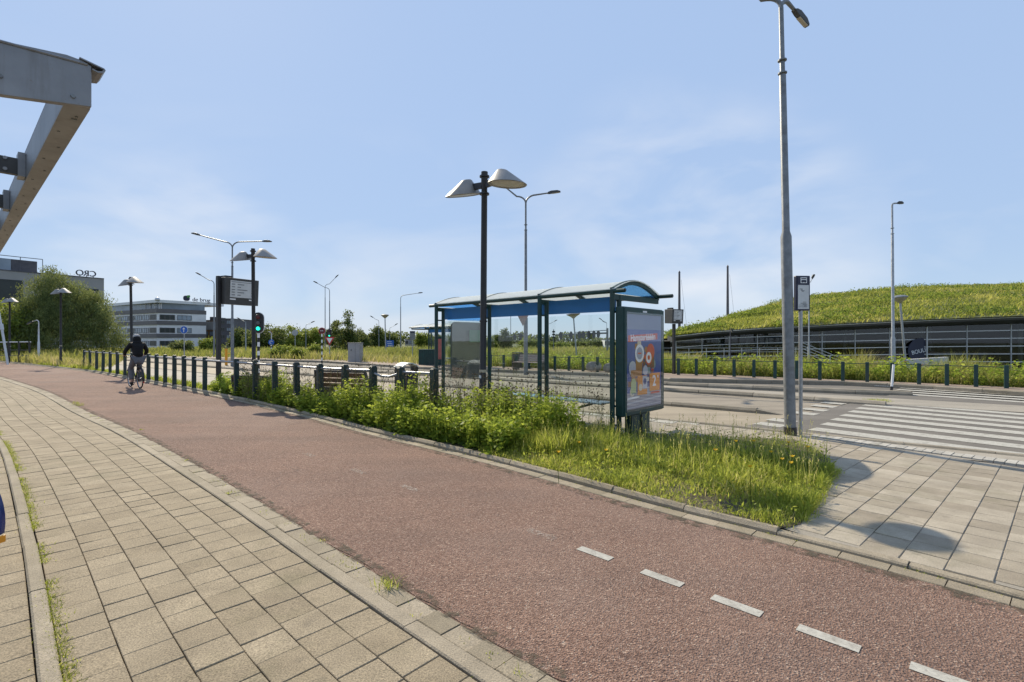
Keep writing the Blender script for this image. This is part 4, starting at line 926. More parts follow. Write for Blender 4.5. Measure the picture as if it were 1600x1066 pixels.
# ------------------------------------------------------------------ bus shelter
RB = math.atan2(.713, .701)
def bus_shelter(label, loc, rz):
    t = thing('bus_shelter', label, 'bus shelter', loc, rz)
    ys = (0, 1.59, 3.18, 4.77)
    for y in ys:
        m = MB(); m.tube([(0, y, 0), (0, y, 2.48)], .042, 12); m.build('post', M['dgreen'], t, True)
        m = MB(); m.tube([(.2, y, 0), (.2, y, 2.36)], .042, 12); m.build('post', M['dgreen'], t, True)
        m = MB()
        for z in (.2, .52, 2.08): m.bar((.03, y, z), (.17, y, z), .03, .03)
        m.build('rung', M['dgreen'], t)
        m = MB(); m.bar((.04, y, 2.33), (1.5, y, 2.33), .05, .09); m.build('roof_beam', M['dgreen'], t)
        arc = [(-.03 + 1.56 * i / 16, 2.468 + .235 * math.sin(math.pi * (.06 + .92 * i / 16)) - .235 * math.sin(math.pi * .06)) for i in range(17)]
        poly = arc + [(x * .985 + .012, z - .085) for x, z in arc[::-1]]
        m = MB(); m.prism(poly, (0, y - .025, 0), (1, 0, 0), (0, 0, 1), (0, .05, 0)); m.build('roof_rib', M['dgreen'], t)
    arc = [(-.04 + 1.58 * i / 16, 2.446 + .235 * math.sin(math.pi * (.06 + .92 * i / 16)) - .235 * math.sin(math.pi * .06)) for i in range(17)]
    m = MB(); m.prism(arc + [(x, z + .012) for x, z in arc[::-1]], (0, -.06, 0), (1, 0, 0), (0, 0, 1), (0, 4.9, 0)); m.build('roof', M['roofpc'], t)
    for y in (0, 4.77):
        a2 = [(.08 + 1.36 * i / 16, 2.39 + .22 * math.sin(math.pi * i / 16)) for i in range(17)]
        m = MB(); m.prism(a2, (0, y - .004, 0), (1, 0, 0), (0, 0, 1), (0, .008, 0)); m.build('end_glass', M['bluegl'], t)
    for x, a, b_ in ((0, -.24, 5.02), (1.5, -.30, 5.05)):
        m = MB(); m.tube([(x, a, 2.42), (x, b_, 2.42)], .035, 12); m.build('rail', M['dgreen'], t, True)
        for yy in (a, b_):
            m = MB(); m.tube([(x, yy - .01, 2.42), (x, yy + .01, 2.42)], .024, 10); m.build('rail_cap', M['black'], t, True)
    for i in range(3):
        y0, y1 = ys[i] + .06, ys[i + 1] - .06
        m = MB(); m.box((.2, (y0 + y1) / 2, 2.225), (.014, y1 - y0, .25)); m.build('fascia_panel', M['blue'], t)
        m = MB(); m.box((.2, (y0 + y1) / 2, 1.17), (.008, y1 - y0, 1.78)); m.build('glass_pane', M['glass'], t)
    # end panel with rounded corners
    def rr(x0, z0, x1, z1, r, k=6):
        out = []
        for cx, cz, a in ((x1 - r, z0 + r, -90), (x1 - r, z1 - r, 0), (x0 + r, z1 - r, 90), (x0 + r, z0 + r, 180)):
            for i in range(k + 1): out.append((cx + r * math.cos(math.radians(a + 90 * i / k)), cz + r * math.sin(math.radians(a + 90 * i / k))))
        return out
    m = MB(); m.prism(rr(.42, .70, 1.46, 2.06, .13), (0, 4.762, 0), (1, 0, 0), (0, 0, 1), (0, .016, 0)); ep = m.build('end_panel', M['smoke'], t)
    m = MB(); m.prism(rr(.40, .68, 1.48, 2.08, .0), (0, 4.78, 0), (1, 0, 0), (0, 0, 1), (0, .008, 0)); m.build('end_pane', M['glass'], t)
    m = MB(); m.box((.9, 4.74, 2.18), (1.2, .012, .18)); m.build('end_fascia', M['bluegl'], t)
    m = MB(); m.tube([(1.48, 4.77, .3), (1.48, 4.77, 2.3)], .03, 10); m.build('front_post', M['dgreen'], t, True)
    m = MB(); m.box((.55, 1.75, .485), (.34, 2.55, .035)); m.build('seat', M['seat'], t, bevel=.012)
    for y in (.8, 2.7):
        m = MB(); m.bar((.2, y, .42), (.66, y, .455), .04, .03); m.build('seat_bracket', M['dgreen'], t)
    m = MB(); m.box((1.15, 4.70, 1.72), (.42, .02, .3)); m.build('notice', M['greenboard'], t)
    return t
M['greenboard'] = plain('green_notice', (.05, .16, .09), .5, 0, .1, 4)
bus_shelter('green framed bus shelter with blue fascia and arched roof behind the weeds', (1.65, 8.21, 0), RB)
p = G(690, 573)
bus_shelter('far bus shelter across the road, seen behind the near shelter', (p[0] - 1.0, p[1] + 2.2, .05), math.radians(222))

# ------------------------------------------------------------------ advertising board
ax_ = Vector((.98, 1.05, 0)).normalized(); ra = math.atan2(ax_.y, ax_.x)
t = thing('advertising_board', 'dark green advertising board with supermarket poster at the shelter end', 'advertising board', (1.80, 8.08, 0), ra)
Wd, zb, zt_ = 1.40, .36, 2.165
m = MB(); m.box((Wd / 2, .075, (zb + zt_) / 2), (Wd, .15, zt_ - zb)); m.build('cabinet', M['dgreen'], t, bevel=.02)
m = MB()
for (x0, x1, z0_, z1_) in ((0.02, .085, zb + .02, zt_ - .02), (Wd - .085, Wd - .02, zb + .02, zt_ - .02), (.087, Wd - .087, zb + .02, zb + .105), (.087, Wd - .087, zt_ - .115, zt_ - .02)):
    m.box(((x0 + x1) / 2, -.012, (z0_ + z1_) / 2), (x1 - x0, .022, z1_ - z0_))
m.build('door_frame', M['dgreen'], t)
m = MB(); m.box((.40 + .2, .075, zb / 2), (.62, .13, zb - .004)); m.build('pedestal', M['dgreen'], t)
m = MB(); m.box((.60, .0, zb / 2), (.02, .03, zb - .02)); m.build('pedestal_seam', M['black'], t)
m = MB(); m.box((Wd * .48, -.025, zt_ - .066), (.14, .008, .03)); m.build('maker_plate', M['signwhite'], t)
x0, x1, z0_, z1_ = .09, Wd - .09, zb + .108, zt_ - .118; pw, ph = x1 - x0, z1_ - z0_
def pmat(name, c):
    c = tuple(x * .72 + .03 for x in c)
    m = plain('poster_' + name, c, .6, 0, .07, 7); m.node_tree.nodes['Principled BSDF'].inputs['Specular IOR Level'].default_value = .08; b = m.node_tree.nodes['Principled BSDF']; b.inputs['Emission Color'].default_value = rgba(c); b.inputs['Emission Strength'].default_value = .12; return m  # faint glow added to brighten the shaded print
def sm_poster():
    m, nt, b = new_mat('poster_blue')
    n = noise(nt, 1.6, 3); c = ramp(nt, n, [(.3, (.045, .065, .21)), (.7, (.10, .13, .30))])
    L(nt, c, b.inputs['Base Color']); b.inputs['Roughness'].default_value = .6; b.inputs['Specular IOR Level'].default_value = .08; L(nt, c, b.inputs['Emission Color']); b.inputs['Emission Strength'].default_value = .12; return m  # same added glow for the poster ground
ps = MB(); ps.box((Wd / 2, -.004, (z0_ + z1_) / 2), (pw, .006, ph)); po = ps.build('poster', sm_poster(), t)
PM = {k: pmat(k, c) for k, c in dict(red=(.62, .075, .035), amber=(.42, .20, .06), cream=(.66, .58, .44), white=(.85, .84, .83), brown=(.20, .07, .04), orange=(.72, .26, .02), green=(.42, .48, .22), teal=(.22, .30, .30), grey=(.36, .38, .45), pale=(.50, .50, .55), floor=(.33, .31, .36), dblue=(.05, .07, .20)).items()}
def PX(a, b): return (x0 + pw * a, z0_ + ph * b)
cnt = [0]
def flat(name, poly, mat):
    cnt[0] += 1; m = MB(); m.prism([PX(*p) for p in poly], (0, -.0072 - .0003 * cnt[0], 0), (1, 0, 0), (0, 0, 1), (0, .0002, 0)); return m.build(name, mat, po)
def rect(name, a, b, c, d, mat): return flat(name, [(a, b), (c, b), (c, d), (a, d)], mat)
def disc(name, cx, cy, r, mat, n=20, ry=None):
    ry = ry or r * pw / ph; return flat(name, [(cx + r * math.cos(2 * math.pi * i / n), cy + ry * math.sin(2 * math.pi * i / n)) for i in range(n)], mat)
rect('sky_reflection_band', 0, .84, 1, 1, pmat('slate', (.17, .21, .33))); rect('floor_band', 0, 0, 1, .17, PM['floor'])  # top band paints the sky's reflection in the board glass
flat('floor_line', [(0, .055), (1, .085), (1, .10), (0, .07)], PM['pale']); flat('floor_line', [(.0, .01), (1, .02), (1, .03), (0, .02)], PM['pale'])
flat('title_banner', [(.04, .705), (.88, .735), (.88, .805), (.04, .775)], PM['red'])
def ptext(body, cx, cy, size, mat, rot=0.0, sx=1.0):
    cnt[0] += 1; px_, pz_ = PX(cx, cy); c, s = math.cos(rot), math.sin(rot)
    return text('poster_lettering', body, size, mat, po, VM((px_, -.0076 - .0003 * cnt[0], pz_), (c, 0, s), (-s, 0, c)), .0001, sx=sx, bold=size * .022)
ptext('Hamster\u00e9\u00e9\u00e9\u00e9n', .46, .755, .155, PM['white'], math.radians(2.2), .94)
# products
pr_ = random.Random(11)
for k in range(26):
    cx, cy = pr_.uniform(.10, .88), pr_.uniform(.16, .66); mt_ = PM[pr_.choice(['brown', 'amber', 'red', 'cream', 'teal', 'grey', 'brown', 'dblue', 'pale'])]
    if pr_.random() < .5: w_, h_ = pr_.uniform(.05, .13), pr_.uniform(.03, .10); rect('product', cx - w_ / 2, cy - h_ / 2, cx + w_ / 2, cy + h_ / 2, mt_)
    else: disc('product', cx, cy, pr_.uniform(.03, .07), mt_, 14)
disc('product', .15, .43, .10, PM['pale']); rect('product', .10, .34, .25, .41, PM['amber'])
flat('bottle', [(.24, .34), (.40, .34), (.43, .55), (.40, .66), (.37, .71), (.29, .71), (.26, .66), (.23, .55)], PM['amber'])
rect('bottle_cap', .28, .66, .38, .715, PM['cream']); disc('bottle_label', .34, .585, .125, PM['white']); disc('bottle_emblem', .34, .585, .085, PM['grey'])
rect('bottle_emblem', .29, .578, .39, .592, PM['red'])
rect('jar', .55, .42, .76, .60, PM['brown']); disc('jar_lid', .655, .60, .115, PM['red']); disc('round_badge', .60, .535, .105, PM['red']); disc('round_badge', .60, .535, .08, PM['white']); disc('round_badge', .60, .535, .035, PM['red'])
rect('carton', .42, .36, .64, .43, PM['teal']); disc('product', .50, .40, .07, PM['pale'])
flat('bottle', [(.10, .17), (.24, .17), (.24, .28), (.20, .32), (.14, .32), (.10, .28)], PM['green'])
rect('price_tag', .28, .14, .55, .345, PM['orange']); rect('carton', .42, .20, .55, .34, PM['pale']); rect('price_tag', .62, .165, .93, .36, PM['orange'])
ptext('2', .76, .27, .26, PM['white']); ptext('e', .87, .325, .10, PM['white']); rect('price_tag', .66, .135, .92, .155, PM['red']); disc('product', .36, .22, .05, PM['cream']); disc('product', .48, .28, .045, PM['dblue'])
flat('arrow', [(.0, .105), (.28, .112), (.34, .12), (.28, .132), (.0, .125)], PM['white'])
gp_ = MB(); gp_.box((Wd / 2, -.0335, (z0_ + z1_) / 2), (pw + .06, .003, ph + .06)); gp_.build('front_glass', thin_glass('board_glass', (.98, .99, 1), .0), t)

# ------------------------------------------------------------------ post-and-rail fences
fl = [Vector((-.9, 8.85)), Vector((-1.433, 9.2)), Vector((-4.26, 11.08)), Vector((-9.70, 15.75)), Vector((-24.9, 29.0)), Vector((-40, 42.5))]
def on_line(px):
    k = (px - 800) / F
    for i in range(len(fl) - 1):
        a, b = fl[i], fl[i + 1]; fa_, fb = a.x - k * a.y, b.x - k * b.y
        if fa_ * fb <= 0: s = fa_ / (fa_ - fb); return a.lerp(b, s)
pxs = [131.6, 140.5, 151, 161, 172, 183.5, 195.3, 207, 219, 232, 244.5, 258, 272.5, 287.5, 303, 320, 369.5, 399, 430, 464, 500.5, 539, 582, 627, 678.5]
pts = [on_line(x) for x in pxs]
t = thing('post_fence', 'dark post and rail fence between cycle path and bus lane', 'fence', (pts[-1].x, pts[-1].y, 0))
ref = pts[-1]
for q in pts:
    d = q - ref; rz = math.radians(41) + random.uniform(-.08, .08)
    m = MB(); m.box((0, 0, .49), (.125, .125, 1.18)); m.prism([(-.05, -.05), (.05, -.05), (.05, .05), (-.05, .05)], (0, 0, 1.08), (1, 0, 0), (0, 1, 0), (0, 0, .018))
    R = Matrix.Rotation(rz, 3, 'Z'); lean = (random.uniform(-.012, .012), random.uniform(-.012, .012))
    m.v = [tuple(R @ Vector(v) + Vector((d.x + v[2] * lean[0], d.y + v[2] * lean[1], 0))) for v in m.v]; m.build('post', M['bolgreen'], t, bevel=.012)
for i in range(len(pts) - 1):
    a, b = pts[i] - ref, pts[i + 1] - ref; m = MB(); z = 1.0
    if i == 22: m.tube([(a.x, a.y, z - .04), (lerp(a.x, b.x, .3), lerp(a.y, b.y, .3), z - .10), (lerp(a.x, b.x, .6), lerp(a.y, b.y, .6), z - .105), (b.x, b.y, z - .02)], .024, 8)
    else: m.tube([(a.x, a.y, z), (b.x, b.y, z)], .024, 8)
    m.build('rail', M['galv'], t, True)
fpx = [(722, 572.8), (740, 573.8), (767, 575.3), (787, 576.2), (807, 577.2), (826.7, 578.2), (847, 579.3), (867, 580.4), (889, 581.3), (911, 582.2), (933.6, 583.1), (957, 584), (982, 585), (1008, 586), (1034, 587), (1060, 588), (1088, 589), (1117, 590.2), (1147, 591.3), (1178, 592.5), (1211, 593.9), (1245, 595.2), (1281, 596.7), (1317, 598.2), (1355, 600), (1394, 601.8), (1436, 603.8), (1479.5, 605.8), (1525, 608), (1572.5, 610.4)]
fp_ = [Vector(G(x, y + 1.5)) for x, y in fpx]; ref = fp_[-1]
t = thing('post_fence', 'low dark green post and rail fence beyond the road before tall weeds', 'fence', (ref.x, ref.y, 0))
for q in fp_:
    d = q - ref; m = MB(); R = Matrix.Rotation(math.radians(-40) + random.uniform(-.06, .06), 3, 'Z')
    m.box((0, 0, .38), (.11, .11, .90)); m.v = [tuple(R @ Vector(v) + Vector((d.x, d.y, 0))) for v in m.v]; m.build('post', M['dgreen'], t, bevel=.01)
for i in range(len(fp_) - 1):
    a, b = fp_[i] - ref, fp_[i + 1] - ref; m = MB(); m.tube([(a.x, a.y, .77), (b.x, b.y, .77)], .014, 6); m.build('rail', M['dgreen'], t, True)

# ------------------------------------------------------------------ benches, bins, boulders
def bench(label, loc, rz, w, mats):
    t = thing('park_bench', label, 'bench', loc, rz, 'benches at the bus stop')
    for s in (-1, 1):
        m = MB(); m.prism([(-.28, 0), (.22, 0), (.34, .42), (-.12, .46), (-.30, .86), (-.36, .86)], (s * w / 2 - .02, 0, 0), (0, -1, 0), (0, 0, 1), (.04, 0, 0)); m.build('end_panel', M['grayblk'], t)
    m = MB()
    for k in range(4): m.box((0, -.26 + k * .105, .45), (w - .06, .09, .03))
    m.build('seat', mats, t)
    m = MB()
    for k in range(3): m.obox(Vector((-w / 2 + .03, .17 + k * .055, .50 + k * .12)), (w - .06, 0, 0), (0, .045, .10), (0, .028, -.012))
    m.build('backrest', mats, t)
    m = MB(); m.box((0, .335, .875), (w + .04, .05, .05)); m.box((0, .16, .45), (w - .06, .03, .06)); m.build('frame', M['grayblk'], t)
    return t
rb = math.radians(158)
bench('wooden bench with dark frame seen from behind through the fence', (AX(546, 11.9), 11.9, .02), rb, 1.45, M['wood'])
bench('dark bench half hidden by bushes near the information display', (AX(408, 14.4), 14.4, -.28), rb, 1.5, M['wood'])
p = G(826, 581)
bench('pale wooden bench beyond the road, seen through the shelter', (p[0], p[1] - .4, .06), math.radians(-38.5), 1.7, M['wood2'])
def bin_(label, loc, rz, h, w, arch):
    t = thing('litter_bin', label, 'litter bin', loc, rz, 'litter bins at the bus stop')
    m = MB(); m.box((0, 0, h * .42), (w * .8, w * .8, h * .8)); m.build('body', M['grayblk'], t, bevel=.02)
    m = MB()
    for i in range(9):
        x = -w / 2 + w * i / 8
        for y in (-w / 2, w / 2): m.box((x, y, h * .44), (.022, .012, h * .82))
        for y in (-w / 2, w / 2): m.box((y, x, h * .44), (.012, .022, h * .82))
    m.build('slats', M['mast'], t)
    if arch:
        pr = [(-w * .58 + w * 1.16 * i / 10, h * .93 + .09 * math.sin(math.pi * i / 10)) for i in range(11)]
        m = MB(); m.prism(pr + [(x * .96, z - .02) for x, z in pr[::-1]], (0, -w * .55, 0), (1, 0, 0), (0, 0, 1), (0, w * 1.1, 0)); m.build('lid', M['seat'], t, True)
        m = MB()
        for x in (-w * .53, w * .53): m.box((x, 0, h * .88), (.02, w * .9, h * .14))
        m.build('lid_bracket', M['black'], t)
    else:
        m = MB(); m.box((0, 0, h * .9), (w * 1.05, w * 1.05, .05)); m.build('lid', M['black'], t, bevel=.01)
    return t
bin_('slatted litter bin with pale arched lid behind the fence', (AX(635, 10.9), 10.9, .02), math.radians(38), 1.10, .36, True)
p = G(808, 577)
bin_('dark litter bin beyond the road beside the pale bench', (p[0], p[1] - .3, .06), math.radians(50), .98, .42, False)
def rock(label, loc, sc):
    m = MB(); m.sphere((0, 0, 0), 1, 14)
    vs = []
    for v in m.v:
        v = Vector(v); k = 1 + .12 * math.sin(3 * v.x + 1.2 * loc[0]) + .1 * math.sin(4 * v.y + 2 * v.z) + .05 * math.sin(9 * v.x * v.y); vs.append((v.x * sc[0] * k, v.y * sc[1] * k, max(-.15, v.z * sc[2] * k)))
    m.v = vs; o = m.build('boulder', M['rock'], None, True); o.location = (loc[0], loc[1], .08 + sc[2] * .75); tag(o, label, 'boulder', 'boulders by the far kerb')
p = G(927, 584); rock('rounded boulder beyond the road, fully visible through the shelter', (p[0], p[1] - .15), (.34, .28, .30))
p = G(951, 585); rock('boulder partly hidden behind the right shelter post', (p[0], p[1] - .15), (.28, .24, .27))

# ------------------------------------------------------------------ traffic lights, signs and cabinets
def striped_pole(par, h, r, z0=0, n=10):
    for k in range(n):
        m = MB(); m.tube([(0, 0, z0 + (h - z0) * k / n), (0, 0, z0 + (h - z0) * (k + 1) / n)], r, 10); m.build('pole_band', M['signwhite'] if k % 2 else M['black'], par, True)
def lens(par, z, x, y, r, mat):
    m = MB(); m.lathe([(r, -.01), (r * .9, .02), (.01, .035)], (x, y, z), 14, Matrix.Rotation(math.pi / 2, 3, 'X')); m.build('lens', mat, par, True)
def rrect(w, h, r, k=6):
    out = []
    for cx, cz, a in ((w / 2 - r, -h / 2 + r, -90), (w / 2 - r, h / 2 - r, 0), (-w / 2 + r, h / 2 - r, 90), (-w / 2 + r, -h / 2 + r, 180)):
        for i in range(k + 1): out.append((cx + r * math.cos(math.radians(a + 90 * i / k)), cz + r * math.sin(math.radians(a + 90 * i / k))))
    return out
def signal(label, loc, rz, hp, s, bord=True):
    t = thing('traffic_light', label, 'traffic light', loc, rz, 'traffic lights')
    striped_pole(t, hp, .055 * s)
    if bord: m = MB(); m.prism(rrect(.54 * s, 1.02 * s, .26 * s), (0, -.045, hp + .5 * s), (1, 0, 0), (0, 0, 1), (0, .012, 0)); m.build('backboard_edge', M['signwhite'], t)
    m = MB(); m.prism(rrect(.49 * s, .97 * s, .235 * s), (0, -.075, hp + .5 * s), (1, 0, 0), (0, 0, 1), (0, .028, 0)); m.build('backboard', M['black'], t)
    m = MB(); m.box((0, .06, hp + .5 * s), (.28 * s, .2, .8 * s)); m.build('housing', M['black'], t, bevel=.02)
    for k, mt_ in enumerate((M['red_sig'], M['dlens'], M['green_on'])):
        z = hp + .5 * s + (1 - k) * .27 * s; lens(t, z, 0, -.08, .095 * s, mt_)
        m = MB(); m.tube([(.11 * s * math.cos(a), -.08 - .0, z + .11 * s * math.sin(a)) for a in [math.radians(-20 + 220 * i / 10) for i in range(11)]], .012, 5); m.tube([(.11 * s * math.cos(a), -.2, z + .11 * s * math.sin(a)) for a in [math.radians(-10 + 200 * i / 10) for i in range(11)]], .008, 5)
        m.build('visor', M['black'], t)
    return t
Y = 22.0
signal('traffic light showing green on a striped pole right of the display lamp', (AX(404, Y), Y, 0), math.radians(12), ZY(521, Y), .92)
Y = 42.0
signal('distant traffic light showing green above a yield sign', (AX(515, Y), Y, 0), 0, ZY(528, Y), .75, False)
def disc_sign(name, label, cat, loc, rz, z, r, face, striped=False, pr=.035):
    t = thing(name, label, cat, loc, rz)
    if striped: striped_pole(t, z - r * .9, pr * 1.3)
    else: m = MB(); m.tube([(0, .03, -.1), (0, .03, z)], pr, 8); m.build('pole', M['galv'], t, True)
    m = MB(); m.lathe([(r, -.012), (r, .012)], (0, -.012, z), 24, Matrix.Rotation(math.pi / 2, 3, 'X')); m.build('sign_plate', face, t)
    return t
t = thing('yield_sign', 'small red and white yield sign under the distant traffic light', 'road sign', (AX(515.5, 41.8), 41.8, 0), 0)
z = ZY(533, 41.8); m = MB(); m.prism([(-.42, .34), (.42, .34), (0, -.38)], (0, -.08, z), (1, 0, 0), (0, 0, 1), (0, .02, 0)); m.build('sign_plate', M['redp'], t)
m = MB(); m.prism([(-.25, .24), (.25, .24), (0, -.19)], (0, -.092, z), (1, 0, 0), (0, 0, 1), (0, .008, 0)); m.build('sign_field', M['signwhite'], t)
m = MB(); m.tube([(0, -.04, 0), (0, -.04, z)], .03, 8); m.build('post', M['galv'], t)
Y = 35.5; p = AX(503, Y); z = ZY(517, Y)
t = disc_sign('prohibition_sign', 'round dark red sign on a black and white striped pole', 'road sign', (p, Y, 0), 0, z, .235, M['redp'], True)
m = MB(); m.lathe([(.2, -.005), (.2, .005)], (0, -.03, z), 20, Matrix.Rotation(math.pi / 2, 3, 'X')); m.build('sign_field', M['red_sig'], t)
m = MB(); m.box((-.05, -.04, z), (.08, .006, .045)); m.box((.07, -.04, z), (.06, .006, .05)); m.build('symbol', M['signwhite'], t)
Y = 48.0; z = ZY(535, Y)
t = disc_sign('keep_sign', 'round blue sign on a striped pole in front of the dark tree', 'road sign', (AX(424, Y), Y, 0), 0, z, .28, M['signblue'], True, .045)
m = MB(); m.tube([(.13 * math.cos(a), -.03, z + .13 * math.sin(a)) for a in [math.radians(20 + 250 * i / 10) for i in range(11)]], .03, 5); m.build('arrow', M['signwhite'], t)
m = MB(); m.tube([(0, .02, z + .25), (0, .02, z + .75)], .05, 6); m.tube([(-.3, .02, z + 1.02), (-.1, .0, z + .98), (.05, .02, z + .75)], .03, 6); m.build('lamp_arm', M['trim'], t)
Y = 38.0; z = ZY(515.5, Y)
t = disc_sign('arrow_sign', 'round blue sign with white up arrow before the pale office block', 'road sign', (AX(287.5, Y), Y, 0), 0, z, .27, M['signblue'])
m = MB(); m.lathe([(.3, -.004), (.3, .004)], (0, .008, z), 24, Matrix.Rotation(math.pi / 2, 3, 'X')); m.build('rim', M['signwhite'], t)
m = MB(); m.box((0, -.03, z - .05), (.05, .006, .26)); m.prism([(-.11, .04), (.11, .04), (0, .18)], (0, -.033, z), (1, 0, 0), (0, 0, 1), (0, .006, 0)); m.build('arrow', M['signwhite'], t)
t = disc_sign('round_sign', 'grey back of a round sign among the green trees', 'road sign', (AX(461, 50), 50, 0), 0, ZY(520, 50), .3, M['galv'])
Y = 55; z = ZY(537, Y)
t = thing('direction_sign', 'blue direction board standing in the meadow beside the saucer lamp', 'road sign', (AX(609, Y), Y, 0), math.radians(8))
m = MB(); m.box((0, 0, z), (.86, .04, .72)); m.build('board', M['signblue'], t)
for s in (-.3, .3): m = MB(); m.tube([(s, .05, -.1), (s, .05, z + .3)], .035, 6); m.build('post', M['galv'], t)
m = MB()
for k in range(3): m.box((-.05 + .04 * k, -.024, z + .2 - k * .2), (.5, .006, .05))
m.build('lettering_lines', M['signwhite'], t)
Y = 36; t = thing('utility_cabinet', 'grey metal utility cabinet standing in tall grass beyond the road', 'cabinet', (AX(555.5, Y), Y, 0), math.radians(-12))
m = MB(); m.box((0, 0, .72), (.92, .5, 1.44)); m.build('body', M['cabinet'], t, bevel=.01)
m = MB(); m.box((0, 0, 1.46), (.97, .55, .04)); m.build('lid', M['cabinet'], t, bevel=.008)
m = MB(); m.box((.12, -.252, .75), (.012, .006, 1.3)); m.build('door_seam', M['grayblk'], t)
m = MB(); m.box((-.2, -.256, .95), (.05, .012, .10)); m.build('handle', M['black'], t)
Y = 31.5; t = thing('waste_container', 'dark green ribbed container left of the far shelter', 'container', (AX(672, Y), Y, .04), math.radians(-15))
m = MB(); m.box((0, 0, .5), (1.2, .8, 1.0)); m.build('body', M['dgreen'], t)
m = MB()
for k in range(9): m.box((-.54 + k * .135, -.41, .5), (.05, .03, .94))
m.build('ribs', M['dgreen'], t)
m = MB(); m.box((0, 0, 1.02), (1.26, .86, .04)); m.build('lid', M['dgreen'], t)
# poster board of the far shelter
Y = 30.8; t = thing('poster_board', 'red poster panel in a dark frame beside the far shelter', 'advertising board', (AX(688, Y), Y, .05), math.radians(6))
m = MB(); m.box((0, 0, .95), (.52, .12, 1.75)); m.build('frame', M['dgreen'], t, bevel=.01)
m = MB(); m.box((0, -.062, 1.05), (.42, .008, 1.25)); m.build('poster', plain('red_poster', (.42, .12, .10), .5, 0, .3, 3), t)
Y = 33; t = thing('marker_post', 'short yellow marker post beyond the road behind the display post', 'post', (AX(353.5, Y), Y, 0), 0)
m = MB(); m.tube([(0, 0, -.1), (0, 0, 1.1)], .085, 10); m.build('post', M['yellow'], t, True)
m = MB(); m.tube([(0, 0, 1.1), (0, 0, 1.14)], .09, 10); m.build('cap', M['grayblk'], t, True)
t = thing('marker_post', 'white leaning delineator post with a black foot on the traffic island', 'post', (G(1393, 614)[0], G(1393, 614)[1], .1), 0); t.rotation_euler = (0, math.radians(5), 0)
m = MB(); m.tube([(0, 0, .1), (0, 0, .78)], .034, 10); m.build('post', M['signwhite'], t, True)
m = MB(); m.tube([(0, 0, -.03), (0, 0, .1)], .04, 10); m.build('foot', M['black'], t, True)
# traffic gantries
def gantry(label, loc, h, length, xs, r, s):
    t = thing('traffic_gantry', label, 'traffic lights', loc, 0, 'traffic gantries')
    m = MB(); m.tube([(0, 0, -.2), (0, 0, h + .6)], r, 10); m.build('pole', M['galvd'], t, True)
    m = MB(); m.tube([(0, 0, h), (-length, 0, h - .25)], [r * .8, r * .5], 8); m.tube([(0, 0, h + .35), (-length * .6, 0, h + .08)], [r * .4, r * .3], 6); m.build('arm', M['galvd'], t, True)
    for x in xs:
        z = h - .25 * (-x) / length; m = MB(); m.prism([(.27 * s * math.cos(a * .3927), .56 * s * math.sin(a * .3927)) for a in range(16)], (x, -.2, z - .1), (1, 0, 0), (0, 0, 1), (0, .05, 0)); m.box((x, -.05, z - .1), (.2 * s, .2, .8 * s)); m.build('signal_head', M['grayblk'], t)
    return t
Y = 62.0; X0 = AX(949, Y)
gantry('traffic gantry with many signal heads seen through the right shelter bay', (X0, Y, 0), ZY(520.5, Y), X0 - AX(864, Y), [AX(x, Y) - X0 for x in (876, 892, 905, 911, 919.5, 927.5, 934.5)], .14, .85)
Y = 66.0; X0 = AX(820, Y)
gantry('smaller traffic gantry with two signal heads left of the grey lamp', (X0, Y, 0), ZY(524, Y), X0 - AX(791, Y), [AX(x, Y) - X0 for x in (804, 813.5)], .12, .8)
t = thing('signal_board', 'stack of small dark sign plates on a post under the shelter roof', 'road sign', (AX(865, 60), 60, 0), 0)
m = MB(); m.tube([(0, 0, -.1), (0, 0, 3.0)], .05, 8); m.build('post', M['galvd'], t)
for k in range(3): m = MB(); m.box((0, -.06, 2.05 + k * .33), (.36, .04, .2)); m.build('plate', M['grayblk'], t)
# masts behind the mound
for px, ty, by, lab in ((1061.5, 427, 560, 'left of the two dark masts, standing at the low end of the mound'), (1137, 418, 520, 'right of the two dark masts, rising from behind the mound')):
    Y = 62; t = thing('flag_mast', lab, 'mast', (AX(px, Y), Y, -.5), 0, 'dark masts behind the mound')
    h = ZY(ty, Y) + .5; m = MB(); m.tube([(0, 0, 0), (0, 0, h * .5), (0, 0, h)], [.20, .17, .12], 8); m.build('pole', M['mast'], t, True)
    m = MB(); m.tube([(.2, -.1, h * .92), (.9, -.1, h * .35)], .012, 4); m.build('line', M['mast'], t)
    m = MB(); m.lathe([(.13, 0), (.14, .1), (.04, .3)], (0, 0, h), 8); m.build('cap', M['mast'], t, True)
t = thing('slanted_pole', 'slanted white pole in the grass at the left edge', 'pole', (AX(12.3, 34), 34, 0), 0); t.rotation_euler = (0, math.radians(-9.5), 0)
m = MB(); m.tube([(0, 0, -.1), (0, 0, 2.6), (0, 0, 2.62), (0, 0, 6.5)], [.07, .07, .05, .05], 10); m.build('pole', M['trim'], t, True)
m = MB(); m.tube([(0, 0, 2.4), (0, 0, 2.8)], .105, 10); m.build('sleeve', M['trim'], t, True)
Y = 36; t = thing('bridge_railing', 'dark railing with pale handrail beside the slanted pole', 'railing', (AX(20, Y), Y, 0), 0)
m = MB(); m.tube([(-5, 0, ZY(536, Y)), (1.3, 0, ZY(534.5, Y))], .04, 8); m.build('handrail', M['trim'], t, True)
for k in range(9): m = MB(); m.box((-4.8 + k * .75, 0, .8), (.09, .09, 1.55)); m.build('post', M['black'], t)
m = MB()
for z in (.55, .95): m.tube([(-5, 0, z), (1.3, 0, z)], .02, 6)
m.build('rail', M['mast'], t)
